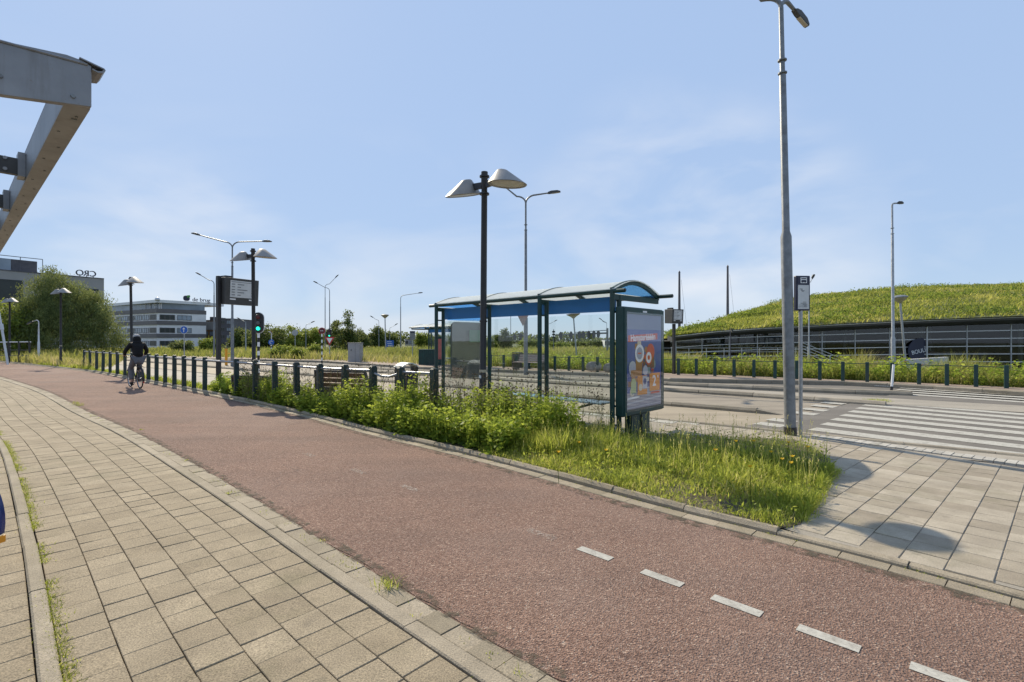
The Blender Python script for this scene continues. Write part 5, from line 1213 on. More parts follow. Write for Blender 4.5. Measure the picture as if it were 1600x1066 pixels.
# ------------------------------------------------------------------ glass building under the mound
fpts = [(1010, 49.5, 530), (1048, 47.5, 525.5), (1110, 46, 518.5), (1180, 44.5, 513.5), (1280, 42, 508.5), (1400, 39.8, 502.5), (1500, 38, 498.5), (1600, 36.2, 495), (1720, 34.6, 491), (1850, 33.4, 487)]
fx = [AX(p[0], p[1]) for p in fpts]; fy = [p[1] for p in fpts]; fz = [ZY(p[2], p[1]) for p in fpts]
def fac(x):                 # facade position and roof-edge height
    return np.interp(x, fx, fy), np.interp(x, fx, fz)
X0, X1 = fx[1], fx[-1]
t = thing('glass_building', 'long low glass building with dark curved roof edge under the grassy mound', 'building', (X0, fy[1], -.92))
def P(x, dy, z): y, _ = fac(x); return (x - X0, y + dy - fy[1], z + .92)
n = 60; xs = [lerp(X0, X1, i / n) for i in range(n + 1)]
def sweep(name, mat, prof, smooth=False, par=None, x0=X0, x1=X1, n=60):
    m = MB(); xs = [lerp(x0, x1, i / n) for i in range(n + 1)]; vs = []
    for x in xs:
        _, r = fac(x)
        for dy, dz in prof(x, r): vs.append(P(x, dy, dz))
    k = len(prof(X0, 1)); fs = [(i * k + j, i * k + (j + 1) % k, i * k + k + (j + 1) % k, i * k + k + j) for i in range(n) for j in range(k)]
    fs += [tuple(range(k)), tuple(n * k + j for j in range(k))]
    m.add(vs, fs); return m.build(name, mat, par or t, smooth)
sweep('roof_edge', M['fascia'], lambda x, r: [(-1.25, r - .06), (-1.2, r - .22), (-.7, r - .42), (.0, r - .5), (1.0, r - .5), (1.0, r), (-.9, r)], True)
sweep('roof_trim', M['trim'], lambda x, r: [(-1.30, r - .02), (-1.28, r - .07), (-.9, r - .0), (-.9, r + .03)])
sweep('glazing', M['wglass'] if 'wglass' in M else thin_glass('dark_glazing', (.55, .58, .58), .05, .02), lambda x, r: [(0, -.9), (0, r - .5), (.02, r - .5), (.02, -.9)])
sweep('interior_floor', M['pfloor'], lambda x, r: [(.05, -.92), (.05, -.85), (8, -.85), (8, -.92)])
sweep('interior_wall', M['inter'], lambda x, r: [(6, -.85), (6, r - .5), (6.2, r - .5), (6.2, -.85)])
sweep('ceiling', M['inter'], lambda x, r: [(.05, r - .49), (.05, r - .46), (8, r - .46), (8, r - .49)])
for k in range(6):          # transoms follow the sloping roof edge
    off = .97 + .575 * k
    def pr(x, r, off=off): z = max(min(.65 * r + 1.176 - off, r - .52 - .01 * k), -.9 + .02 * k); return [(-.05, z - .03), (-.05, z + .03), (.0, z + .03), (.0, z - .03)]
    sweep('transom', M['trim'], pr)
xm = X0 + .4; k = 0
while xm < X1:
    _, r = fac(xm); m = MB(); w = .035 if k % 4 else .08
    a = P(xm, -.06, -.9); m.box((a[0], a[1], (r - .5 + .92) / 2), (w, .08, r - .5 + .9)); m.build('mullion', M['trim'], t); xm += 2.1; k += 1
rr_ = random.Random(4)
for k in range(80):         # furniture, columns and displays behind the glass, brightened to stand in for reflections
    x = rr_.uniform(X0 + 4, X1 - 1); _, r = fac(x); dy = rr_.uniform(.8, 5); a = P(x, dy, -.85); kind = rr_.random(); m = MB()
    if kind < .35: m.tube([(a[0], a[1], .07), (a[0], a[1], r - .5 + .9)], .14, 8); nm, mm = 'column', M['concw']
    elif kind < .75:
        h = rr_.uniform(.7, 1.3); w = rr_.uniform(.5, 1.8); m.box((a[0], a[1], .07 + h * .5), (w, .5, h * .06)); m.box((a[0] - w * .4, a[1], .07 + h * .25), (.06, .4, h * .46)); m.box((a[0] + w * .4, a[1], .07 + h * .25), (.06, .4, h * .46)); m.box((a[0], a[1] + .3, .07 + h * .75), (w, .05, h * .4)); nm, mm = 'seating', M['interl']
    else:
        w, h = rr_.uniform(.5, 1.6), rr_.uniform(.5, 1.6); m.box((a[0], a[1], .1 + h / 2), (w, .12, h)); nm, mm = 'display_stand', M['concw'] if rr_.random() < .5 else M['interl']
    m.build(nm, mm, t)
bx = AX(1437, 39.1)
xb = bx - X0; yb = fac(bx)[0] - fy[1] - .14
sgn = MB(); sgn.lathe([(1.02, -.03), (1.02, .03)], (xb, yb, ZY(549, 38.8) + .92), 28, Matrix.Rotation(math.pi / 2, 3, 'X')); so_ = sgn.build('round_sign', M['navy'], t)
text('lettering', 'BOULEN', .44, M['signwhite'], so_, VM((xb, yb - .04, ZY(548.5, 38.8) + .92), (math.cos(.22), 0, math.sin(.22)), (-math.sin(.22), 0, math.cos(.22))), .008, sx=.92)
# small concrete wall, steps railing before the facade
x = AX(1450, 34); t2 = thing('concrete_wall', 'low pale concrete wall before the glass building, behind the tall weeds', 'wall', (x, 34, -.9), math.radians(-10))
m = MB(); m.prism([(-1.7, 0), (1.25, 0), (1.25, 1.42), (-1.7, 1.20)], (0, 0, 0), (1, 0, 0), (0, 0, 1), (0, .35, 0)); m.build('wall', M['concw'], t2, bevel=.01)
x = AX(1297, 36); t2 = thing('stair_railing', 'slanting steel handrails of the steps down to the glass building', 'railing', (x, 36, -.9), math.radians(-8))
for k in range(4): m = MB(); m.tube([(-1.8, k * .25, 2.35 - k * .18), (1.6, k * .25, .9 - k * .18)], .022, 6); m.build('handrail', M['trim'], t2, True)
for s in (-1.5, 0, 1.4): m = MB(); m.tube([(s, 0, 0), (s, 0, 1.45 - s * .43)], .025, 6); m.build('baluster', M['trim'], t2, True)
x = AX(1040, 38); t2 = thing('terrace_railing', 'pale metal railing along the low end of the glass building', 'railing', (x, 38, -.7), math.radians(-6))
for z in (1.75, 1.45, 1.15): m = MB(); m.tube([(-3.5, 0, z), (9.5, 0, z + .05)], .014, 6); m.build('rail', M['trim'], t2, True)
for k in range(11): m = MB(); m.tube([(-3.4 + k * 1.28, 0, 0), (-3.4 + k * 1.28, 0, 1.76 + k * .005)], .016, 6); m.build('baluster', M['trim'], t2, True)

# mound: ridge surveyed from its outline
rid = [(1052, 527), (1075, 519), (1110, 507), (1150, 492.5), (1200, 479), (1240, 468.5), (1300, 459.5), (1360, 454), (1430, 449.5), (1500, 447), (1600, 444), (1720, 441), (1900, 441), (2300, 452)]
m = MB(); nr, ncol = 40, 90
grid = []
for i in range(ncol + 1):
    px = lerp(1048, 2200, (i / ncol) ** 1.15); yf = float(np.interp(px, [p[0] for p in fpts], [p[1] for p in fpts])); pf = float(np.interp(px, [p[0] for p in fpts], [p[2] for p in fpts]))
    yf += .0; zf = ZY(pf, yf) + .02; D = float(np.interp(px, [1048, 1150, 1300, 1600, 2200], [2, 14, 24, 32, 34])); yr = yf + D; zr = ZY(float(np.interp(px, [p[0] for p in rid], [p[1] for p in rid])), yr); col = []
    for j in range(nr + 1):
        s = j / nr
        if s <= .5: q = s * 2; y = yf - .95 + q * (D + .95); z = zf + (zr - zf) * (q ** .92)
        else: q = (s - .5) * 2; y = yr + q * 30; z = zr + (-1.2 - zr) * (q ** 1.6)
        col.append((AX(px, yf - .95 + min(1, s * 2) * (D + .95)) if s <= .5 else AX(px, yr) + 0 * q, y, z + .10 * math.sin(px * .05 + j) * min(1, s * 4)))
    grid.append(col)
vs = [v for c in grid for v in c]; k = nr + 1
m.add(vs, [(i * k + j, (i + 1) * k + j, (i + 1) * k + j + 1, i * k + j + 1) for i in range(ncol) for j in range(nr)])
hill = struct(m.build('hill', plain('mound_soil', (.085, .095, .03), .95, 0, .4, 1.2, .4, 4), smooth=True))
GA = np.array(grid)
n = 62000; ii = RNG.uniform(0, ncol - 1.01, n); jj = RNG.uniform(0, nr * .56, n); a, b = ii.astype(int), jj.astype(int); fa_, fb = (ii - a)[:, None], (jj - b)[:, None]
PT = GA[a, b] * (1 - fa_) * (1 - fb) + GA[a + 1, b] * fa_ * (1 - fb) + GA[a, b + 1] * (1 - fa_) * fb + GA[a + 1, b + 1] * fa_ * fb
v = VEG(); cn = cnoise(PT, 3.1) * .6 + cnoise(PT, 1.1) * .4
hh = RNG.uniform(.2, .48, n) * (.6 + .8 * cn); v.blades(PT - [0, 0, .05], hh, RNG.uniform(.05, .11, n), RNG.uniform(.2, .9, n), np.clip(.95 - .55 * cnoise(PT, 5.0) - .5 * cnoise(PT + [9, 4, 0], 1.7) + RNG.normal(0, .14, n) + .12, 0, 1))
tag(v.build('mound_grass', M['hill']), 'shaggy green grass covering the mound', 'grass', None, 'stuff')
v = VEG(); sel = PT[RNG.permutation(n)[:6000]]; f = cnoise(sel, 2.3) * cnoise(sel + [7, 3, 0], 4.1); sel = sel[f > .30]; q = np.repeat(sel, 14, 0); k = len(q)
q = q + RNG.normal(0, 1, (k, 3)) * [.35, .35, .16] + [0, 0, .22]; D_ = RNG.normal(0, 1, (k, 3)) + [0, 0, .4]
v.leaves(q, D_, RNG.uniform(.12, .26, k), RNG.uniform(.07, .14, k), np.clip(RNG.normal(.30, .16, k), 0, 1)); tag(v.build('mound_weeds', M['bush']), 'dark green weed clumps on the mound', 'weeds', None, 'stuff')

# ------------------------------------------------------------------ buildings at the left
def window(par, c, d, w, h, nrm, frame=M['grayblk'], glass=None, bars=2):
    """window set in a wall; c centre, d wall direction"""
    c, d, nrm = Vector(c), Vector(d), Vector(nrm); m = MB()
    m.obox(c - d * w / 2 - UP * h / 2 + nrm * .02, d * w, UP * h, nrm * .03); o = m.build('window', glass or M['wind'], par)
    m = MB()
    for k in range(bars + 1): m.obox(c + d * (w * (k / bars - .5) - .04) - UP * h / 2 + nrm * .051, d * .08, UP * h, nrm * .03)
    for z in (-h / 2, h / 2 - .08): m.obox(c - d * w / 2 + UP * z + nrm * .083, d * w, UP * .08, nrm * .02)
    m.build('window_frame', frame, o); return o
# grey building behind the willow
A = Vector((-61.3, 75, 0)); Bq = Vector((-80.0, 45, 0)); d = (Bq - A).normalized(); ln = (Bq - A).length; nrm = Vector((-d.y, d.x, 0))
if nrm.y > 0: nrm = -nrm
t = thing('office_building', 'grey building with rooftop letters behind the big willow at the left', 'building', (A.x, A.y, 0))
m = MB(); m.obox((0, 0, -.2), d * ln, -nrm * 16, UP * 11.1); m.build('wall', M['greyb'], t)
m = MB(); m.obox(UP * 10.902 - nrm * -.06, d * ln, -nrm * .4, UP * .12); m.build('parapet', M['greybd'], t)
m = MB(); m.obox(d * 7.0 - nrm * 2 + UP * 11, d * 16, -nrm * 8, UP * 1.75); ph_ = m.build('rooftop_unit', M['greybd'], t)
m = MB(); m.obox(d * 9.7 - nrm * 1.95 + UP * 11.05, d * 8, nrm * .08, UP * 1.65); m.build('rooftop_panel', M['windl'], ph_)
m = MB(); m.tube([d * 6.5 - nrm * 1.7 + UP * 13.1, d * 23 - nrm * 1.7 + UP * 13.1], .05, 6)
for k in range(8): m.tube([d * (6.5 + k * 2.3) - nrm * 1.7 + UP * 11, d * (6.5 + k * 2.3) - nrm * 1.7 + UP * 13.1], .04, 6)
m.build('roof_railing', M['greybd'], t)
for (s, z, w, h) in ((11.6, 8.0, 5.2, 3.5), (18, 8.0, 5.2, 3.5), (1.5, 8.3, 1.6, 2.0), (11.6, 3.6, 5.2, 2.6), (18, 3.6, 5.2, 2.6), (4, 3.6, 5, 2.6)): window(t, d * s + UP * z, d, w, h, nrm)
for k, ch in enumerate('CRO'):
    text('roof_letter', ch, 1.2, M['navy'], t, VM(d * (1.15 + k * .78) - nrm * .6 + UP * 11.55, -d * -1, (0, 0, 1)), .12)
for k in range(3): m = MB(); m.obox(d * (1.1 + k * .78) - nrm * .55 + UP * 11, d * .08, nrm * .08, UP * .4); m.build('letter_bracket', M['greybd'], t)
# pale office block with dark bands
Y = 112.0
def C(px, dY=0): return Vector((AX(px, Y + dY), Y + dY, 0))
pa, pb, pc = C(150, 14), C(246, -2), C(322, 6)
t = thing('office_building', 'pale office block with dark bands and a rooftop name sign', 'building', (pb.x, pb.y, 0))
a, c = pa - pb, pc - pb; back = Vector((-15, 18, 0))
def slab(name, z0, z1, mat, o=0.0, par=None):
    q = [a * (1 + o * .02), Vector((0, -o, 0)), c * (1 + o * .02), c + back, a + back]
    m = MB(); m.prism([(v.x, v.y) for v in q], (0, 0, z0), (1, 0, 0), (0, 1, 0), (0, 0, z1 - z0)); return m.build(name, mat, par or t)
fl_z = [(-.2, 2.62), (2.98, 5.5), (5.86, 8.1)]
for z0, z1 in fl_z: slab('wall', z0, z1, M['whiteb'])
for z0, z1 in ((2.62, 2.98), (5.5, 5.86), (8.1, 8.5)): slab('band', z0 - .28, z1 + .25, M['bandb'], .35)
slab('penthouse', 8.76, 10.1, M['windl'], -1.5)
q = [a * .86, Vector((0, -.3, 0)), c * 1.05, c * 1.03 + Vector((1, 5, 0)), a * .86 + back]
m = MB(); m.prism([(v.x, v.y) for v in q], (0, 0, 10.1), (1, 0, 0), (0, 1, 0), (0, 0, .62)); m.build('roof', M['whiteb'], t)
for e, L_ in ((a, a.length), (c, c.length)):
    d = e.normalized(); nr2 = Vector((-d.y, d.x, 0)); nr2 = nr2 if nr2.y < 0 else -nr2; nw = int(L_ / 3.4)
    for i in range(nw):
        for zc, hh_ in ((.85, 1.1), (3.75, 1.15), (6.65, 1.15)): window(t, d * (1.9 + i * 3.4) + UP * (zc + .25) + nr2 * .01, d, 2.9, hh_, nr2, M['bandb'], M['windl'] if (i + int(zc)) % 3 else M['wind'], 3)
    for i in range(int(L_ / 2.2)): m = MB(); m.obox(d * (1 + i * 2.2) + UP * 8.76 + nr2 * -1.0, d * .14, nr2 * .12, UP * 1.33); m.build('penthouse_post', M['whiteb'], t)
d = c.normalized()
text('name_sign', 'de brug', 1.25, M['navy'], t, VM(c * .92 + UP * 11.2 + Vector((0, -.4, 0)), d, (0, 0, 1)), .1)
m = MB(); m.prism(rrect(1.3, 1.2, .5), c * .60 + UP * 11.4 + Vector((0, -.4, 0)), d, UP, (0, .15, 0)); lg = m.build('emblem', M['navy'], t)
m = MB(); m.prism([(.2, .1), (.85, .35), (.75, .75), (.1, .65)], c * .60 + UP * 11.4 + Vector((0, -.45, 0)), d, UP, (0, .04, 0)); m.build('emblem_leaf', plain('leaf_green', (.10, .30, .06), .5), lg)
m = MB(); m.sphere((0, 0, 10.75), .5, 8); m.build('roof_dome', M['trim'], t, True)
def block(label, px0, px1, top, Y, dep, wall, bands, rows, cols, name='office_building', rz=0):
    w = (px1 - px0) / F * Y; h = ZY(top, Y)
    t = thing(name, label, 'building', (AX((px0 + px1) / 2, Y), Y, 0), rz)
    m = MB(); m.box((0, dep / 2, h / 2), (w, dep, h)); m.build('wall', wall, t)
    m = MB(); m.box((0, dep / 2, h + .06), (w + .3, dep + .3, .14)); m.build('roof', M['bandb'], t)
    for r in range(rows):
        for k in range(cols):
            window(t, Vector((-w / 2 + w * (k + .5) / cols, 0, h * (r + .55) / rows)), (1, 0, 0), w / cols * .66, h / rows * .5, (0, -1, 0), M['bandb'], M['windl'] if (r * 3 + k * 5) % 3 else M['wind'], 2)
    if bands:
        for r in bands: m = MB(); m.box((0, -.05, h * r), (w + .1, .08, h * .07)); m.build('band', M['bandb'], t)
    return t
t = block('brown brick block with grey top floor right of the pale office block', 307, 346, 501, 122, 10, M['brownb'], (.72,), 3, 4)
m = MB(); m.box((0, 4.9, ZY(502.0, 122) - 1.1), (6.2, 10.16, 2.0)); m.build('top_floor', M['greyb'], t)
m = MB(); m.box((-1, 4, ZY(501, 122) + .6), (1.2, 2, .9)); m.box((.8, 4, ZY(501, 122) + .5), (.9, 2, .7)); m.build('chimney', M['greybd'], t)
block('narrow dark grey block behind the display post', 344, 362, 498.5, 118, 10, M['greybd'], None, 4, 2)
block('low red house with pale roof band behind the thin lamp', 374, 418, 516, 130, 8, M['redb'], (.35,), 2, 4, 'house')
block('low blue grey house at the far left of the dark tree', 361, 379, 523, 126, 8, M['greyb'], None, 1, 3, 'house')
block('small dark flat block on the horizon between meadow lamp and far bus sign', 633, 650, 533.2 - 2.5, 170, 8, M['greyb'], None, 1, 3, 'house')
block('pale low house at the meadow edge right of the gantry', 945, 953, 530.5, 120, 5, M['whiteb'], None, 1, 2, 'house')

# ------------------------------------------------------------------ trees
def tree(label, loc, h, blobs, nleaf, lsize, mat, name='tree', trunk_r=.2, drop=0.0, group=None, th=.35):
    """blobs: (dx, dy, z, rx, ry, rz) ellipsoids of the crown"""
    t = thing(name, label, 'tree' if name != 'shrub' else 'shrub', loc, 0, group)
    m = MB(); top = max(b[2] for b in blobs)
    m.tube([(0, 0, -.2), (.05, 0, h * .2), (-.05, .05, h * .45), (0, 0, min(top, h * .8))], [trunk_r, trunk_r * .8, trunk_r * .55, trunk_r * .2], 8)
    for b in blobs: m.tube([(0, 0, h * random.uniform(.12, .3)), (b[0] * .5, b[1] * .5, lerp(h * .25, b[2], .6)), (b[0], b[1], b[2] + b[5] * .4)], [trunk_r * .5, trunk_r * .3, trunk_r * .08], 6)
    m.build('trunk', M['bark'], t, True)
    v = VEG(); vol = np.array([b[3] * b[4] * b[5] for b in blobs]) ** .7; cnt_ = (nleaf * vol / vol.sum()).astype(int)
    for b, c in zip(blobs, cnt_):
        ncl = max(4, c // 60); D = RNG.normal(0, 1, (ncl, 3)); D /= np.linalg.norm(D, axis=1)[:, None]; r = RNG.uniform(.35, 1.06, ncl) ** .6
        cc = D * r[:, None] * [b[3], b[4], b[5]] + [b[0], b[1], b[2]]
        idx = RNG.integers(0, ncl, c); sg = min(b[3], b[5]) * .12 + lsize * .5
        Pq = cc[idx] + RNG.normal(0, 1, (c, 3)) * [sg, sg, sg * .8]
        DD = RNG.normal(0, 1, (c, 3)) + [0, 0, -.3]
        if drop: Pq[:, 2] -= np.abs(RNG.normal(0, drop, c)); DD = RNG.normal(0, .45, (c, 3)) + [0, 0, -1.0]
        Pq[:, 2] = np.maximum(Pq[:, 2], .1)
        tone = RNG.normal(.5, .2, ncl)[idx] + RNG.normal(0, .13, c)
        v.leaves(Pq, DD, RNG.uniform(.7, 1.3, c) * lsize, RNG.uniform(.35, .6, c) * lsize * (.55 if drop else 1), np.clip(tone, 0, 1))
    v.build('crown', mat, t); return t
wy = 50
tree('big grey-green willow in front of the grey building at the left', (AX(105, wy), wy, 0), 9.3,
     [(-1.6, 0, 7.9, 1.3, 1.3, 1.25), (-2.6, -.4, 6.6, 1.4, 1.4, 1.3), (-.2, -.6, 6.9, 1.5, 1.5, 1.3), (1.4, -.2, 6.4, 1.5, 1.5, 1.2), (2.7, 0, 5.6, 1.4, 1.4, 1.2), (-3.6, 0, 5.0, 1.4, 1.5, 1.5), (-1.4, -1.4, 5.0, 1.6, 1.6, 1.5), (.8, -1.6, 4.6, 1.7, 1.6, 1.5), (3.4, -.6, 4.0, 1.6, 1.6, 1.4), (-4.2, -.5, 3.2, 1.4, 1.6, 1.5), (-2.2, -2, 2.9, 1.8, 1.5, 1.6), (.2, -2.2, 2.5, 1.9, 1.5, 1.6), (2.6, -1.6, 2.4, 1.8, 1.6, 1.5), (4.5, -.3, 2.5, 1.3, 1.4, 1.4), (5.0, 0, 1.3, 1.1, 1.2, 1.0), (-4.0, -1, 1.3, 1.4, 1.2, 1.1), (0, .6, 4.6, 3.4, 2.4, 2.8)], 62000, .22, M['willow'], 'willow_tree', .35, .38)
tree('bushy green tree at the left edge behind the far cone lamp', (AX(14, 48), 48, 0), 5.6, [(0, 0, 3.4, 2.6, 2, 2.0), (-2.5, 0, 3.0, 2, 2, 2.2), (1.4, 0, 2.0, 2, 1.6, 1.6)], 9000, .28, M['tree2'], 'tree', .2)
TR = [  # px, Y, half width px, top y, name, label, leaf material, airy
    (420, 85, 26, 505, 'dense dark tree behind the green traffic light', 'tree1', 0), (396, 92, 14, 517, 'small dark tree between red house and traffic light', 'tree1', 0),
    (452, 95, 24, 510, 'broad green tree behind the grey back of the round sign', 'tree2', 0), (488, 98, 20, 513, 'rounded green tree behind the red round sign', 'tree2', 0),
    (474, 104, 22, 512, 'green tree filling the gap behind the thin lamp', 'tree1', 0),
    (543, 60, 24, 487, 'airy tall tree with loose crown above the grey cabinet', 'tree1', 1), (524, 66, 16, 502, 'thin airy tree left of the tall loose one', 'tree1', 1),
    (560, 78, 16, 517, 'low dark tree right of the tall airy tree', 'tree1', 0), (588, 88, 11, 511, 'slim drooping tree behind the saucer lamp', 'tree1', 0),
    (607, 92, 14, 520, 'dark conifer-like tree behind the blue direction sign', 'tree1', 0), (580, 94, 16, 528, 'dark low bush tree left of the saucer lamp', 'tree1', 0),
    (663, 88, 14, 519, 'green tree behind the green container', 'tree2', 0), (682, 96, 14, 525, 'small green tree behind the far shelter', 'tree1', 0),
    (788, 74, 12, 515, 'grey-green tree seen between lamp and middle shelter posts', 'tree1', 1), (770, 80, 14, 524, 'green tree just right of the dark front lamp', 'tree2', 0),
    (828, 95, 14, 528, 'green tree behind the foot of the twin-armed lamp', 'tree2', 0), (872, 120, 18, 537, 'low tree of the horizon left of the leaning saucer lamp', 'tree2', 0),
    (915, 130, 20, 533.5, 'low wide tree on the horizon right of the leaning saucer lamp', 'tree1', 0), (934, 125, 16, 532.5, 'low tree by the right shelter posts', 'tree1', 0),
    (1046, 95, 10, 521, 'dark tree beside the small information display', 'tree1', 0), (742, 90, 16, 522, 'green tree behind the smoked end panel', 'tree1', 0),
    (372, 100, 12, 514, 'small round tree left of the red house', 'tree1', 0)]
for px, Y, hw, top, lab, mt_, airy in TR:
    w = hw / F * Y; h = ZY(top, Y)
    if airy: bl = [(0, 0, h * .78, w * .35, w * .35, h * .22), (-w * .45, 0, h * .5, w * .45, w * .5, h * .22), (w * .4, 0, h * .48, w * .55, w * .5, h * .25), (0, 0, h * .3, w * .8, w * .7, h * .22), (-w * .8, 0, h * .62, w * .3, w * .3, h * .09), (w * .15, 0, h * .95, w * .14, w * .14, h * .06)]
    else: bl = [(0, 0, h * .62, w * .8, w * .8, h * .36), (-w * .5, 0, h * .42, w * .55, w * .6, h * .32), (w * .5, 0, h * .45, w * .55, w * .6, h * .3), (w * .1, -w * .2, h * .25, w * .85, w * .7, h * .22)]
    tree(lab, (AX(px, Y), Y, 0), h, bl, 3600 if airy else 4200, max(.22, Y * .0042), M[mt_], 'tree', h * .03, 0, 'trees along the horizon')
SH = [(443, 44, 20, 540, 'bright green shrub before the dark trees', 'tree2'), (466, 42, 9, 545, 'small yellow-green shrub right of the bright one', 'tree2'), (493, 46, 9, 540, 'bright small shrub left of the striped sign pole', 'tree2'), (327, 70, 16, 529, 'light green shrub before the brown block', 'tree2'), (284, 64, 14, 529, 'willowy shrub under the blue arrow sign', 'willow')]
for px, Y, hw, top, lab, mt_ in SH:
    w = hw / F * Y; h = ZY(top, Y); tree(lab, (AX(px, Y), Y, 0), h, [(0, 0, h * .5, w * .8, w * .8, h * .45), (-w * .5, 0, h * .4, w * .5, w * .5, h * .3), (w * .5, 0, h * .35, w * .5, w * .5, h * .3)], 2600, Y * .0045, M[mt_], 'shrub', .05, 0, 'shrubs in the meadow')
# far wood on the horizon
v = VEG(); n = 26000; X = RNG.uniform(-330, 330, n); hgt = 3.4 + 1.9 * np.sin(X * .07) + 1.3 * np.sin(X * .19 + 1) + .8 * np.sin(X * .53); Zz = RNG.uniform(0, 1, n) ** .7 * np.maximum(hgt, 1.2)
Pq = np.stack([X, 250 + RNG.uniform(0, 14, n), Zz], 1); v.leaves(Pq, RNG.normal(0, 1, (n, 3)), RNG.uniform(1.0, 2.0, n), RNG.uniform(.7, 1.2, n), np.clip(RNG.normal(.4, .2, n), 0, 1))
tag(v.build('far_wood', M['tree1']), 'low line of far trees along the whole horizon', 'wood', None, 'stuff')

# ------------------------------------------------------------------ vegetation on the ground
def KOFF(o): return [tuple(p) for p in offset(ER, o)]
def kpart(o, a, b): c = offset(ER, o); i, j = sorted((near(c, a), near(c, b))); return [tuple(p) for p in c[i:j + 1]]
# leafy weeds beside the path
bpoly = kpart(.30, (-.35, 6.7), (-9.2, 15.4)) + [(-9.6, 16.5), (-6.9, 14.0), (-4.1, 11.6), (-2.0, 9.55), (-.5, 9.1), (1.1, 8.35), (1.0, 7.6), (.1, 7.0)]
n = 2500; Pp = scatter(bpoly, n, .03, .45, .7); fld = cnoise(Pp, .55); dist = (Pp[:, 0] ** 2 + Pp[:, 1] ** 2) ** .5
kd = np.min(np.linalg.norm(Pp[:, None, :2] - np.array([tuple(p) for p in KV[::4]])[None], axis=2), axis=1)
hs_ = (.22 + .50 * fld) * RNG.uniform(.7, 1.2, n) * np.clip(.85 + kd * .35, .5, 1.2) * np.where(Pp[:, 0] > -.6, .9, 1.05)
v = VEG()
for k in range(17):         # leaf levels up each stem
    f = (k + RNG.uniform(0, 1, n)) / 17; sel = RNG.uniform(0, 1, n) < .9; a_ = RNG.uniform(0, 2 * np.pi, n); o = np.stack([np.cos(a_), np.sin(a_), 0 * a_], 1)
    P0 = Pp + np.stack([.07 * np.sin(f * 3 + fld * 9), .07 * np.cos(f * 2 + fld * 7), hs_ * f], 1)
    D_ = o + np.stack([0 * f, 0 * f, RNG.uniform(-.35, .75, n)], 1); Ln = RNG.uniform(.065, .135, n) * (1.15 - .5 * f)
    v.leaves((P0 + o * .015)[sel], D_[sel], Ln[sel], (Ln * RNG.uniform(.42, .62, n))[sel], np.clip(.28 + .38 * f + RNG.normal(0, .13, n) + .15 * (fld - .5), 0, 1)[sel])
v.stems(Pp, Pp + np.stack([.05 * np.sin(3 + fld * 9), .05 * np.cos(2 + fld * 7), hs_], 1), np.full(n, .008), np.full(n, .35))
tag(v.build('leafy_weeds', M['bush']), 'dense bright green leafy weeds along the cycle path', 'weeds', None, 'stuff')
# taller thin flowering stalks with dark seed heads
spoly = [(-7.4, 13.5), (-3.5, 10.2), (-.4, 7.9), (1.3, 7.3), (1.45, 7.9), (-.4, 8.9), (-2.2, 9.6), (-4.6, 11.6), (-8.0, 14.6)]
n = 330; Ps = scatter(spoly, n, .03, .4, .8); h_ = RNG.uniform(.55, 1.12, n); ln_ = RNG.normal(0, .07, (n, 2)) * h_[:, None]
v = VEG(); Q = Ps + np.concatenate([ln_, h_[:, None]], 1); v.stems(Ps, Q, np.full(n, .006), RNG.uniform(.4, 1, n))
for k in range(4):
    f = RNG.uniform(.55, .95, n); a_ = RNG.uniform(0, 6.28, n); B0 = Ps + (Q - Ps) * f[:, None]; B1 = B0 + np.stack([np.cos(a_) * .09, np.sin(a_) * .09, RNG.uniform(.06, .18, n)], 1)
    v.stems(B0, B1, np.full(n, .004), RNG.uniform(.4, .9, n)); 
    for j in range(5): v.leaves(B1, RNG.normal(0, 1, (n, 3)), np.full(n, .018), np.full(n, .014), RNG.uniform(0, .35, n))
for j in range(6): v.leaves(Q, RNG.normal(0, 1, (n, 3)) + [0, 0, .5], np.full(n, .024), np.full(n, .017), RNG.uniform(0, .3, n))
for k in range(6): f = RNG.uniform(.1, .7, n); B0 = Ps + (Q - Ps) * f[:, None]; v.leaves(B0, RNG.normal(0, 1, (n, 3)) + [0, 0, .4], RNG.uniform(.05, .1, n), np.full(n, .018), RNG.uniform(.7, 1, n))
tag(v.build('seed_stalks', M['stalk']), 'thin stalks with dark seed heads rising above the weeds', 'weeds', None, 'stuff')
# grass of the verge
v = VEG()
gpoly = kpart(.27, (2.45, 4.3), (-.6, 6.8)) + [(-.6, 8.9), (1.0, 8.75), (2.6, 8.3), (4.45, 7.6), (4.35, 6.9), (3.9, 6.03), (2.55, 4.32)]
if gpoly[0][1] > gpoly[-1][1] and False: pass
n = 44000; Pg = scatter(gpoly, n, .035, .5, .35)
kd = np.min(np.linalg.norm(Pg[:, None, :2] - np.array([tuple(p) for p in KV[::3]])[None], axis=2), axis=1) if n < 1 else None
kc = np.array([tuple(p) for p in KV if -1 < p.y < 9]); kd = np.concatenate([np.min(np.linalg.norm(c[:, None, :2] - kc[None, ::2], axis=2), axis=1) for c in np.array_split(Pg, 20)])
hg = RNG.uniform(.04, .13, n) * (.4 + 1.1 * cnoise(Pg, .33)) + np.clip(kd - .4, 0, .75) * RNG.uniform(.0, .22, n) * (.25 + 1.1 * cnoise(Pg, .6))
back = np.clip((Pg[:, 0] * .701 + Pg[:, 1] * .713 - 6.75) / .4, 0, 1) * (Pg[:, 0] > 1.0); hg *= 1 - .55 * back
bare = cnoise(Pg + [3, 1, 0], .5) * np.exp(-((Pg[:, 0] - 2.0) ** 2 + (Pg[:, 1] - 4.95) ** 2) / .35); ok = (RNG.uniform(0, 1, n) > bare * 1.5) & (RNG.uniform(0, 1, n) > back * .75)
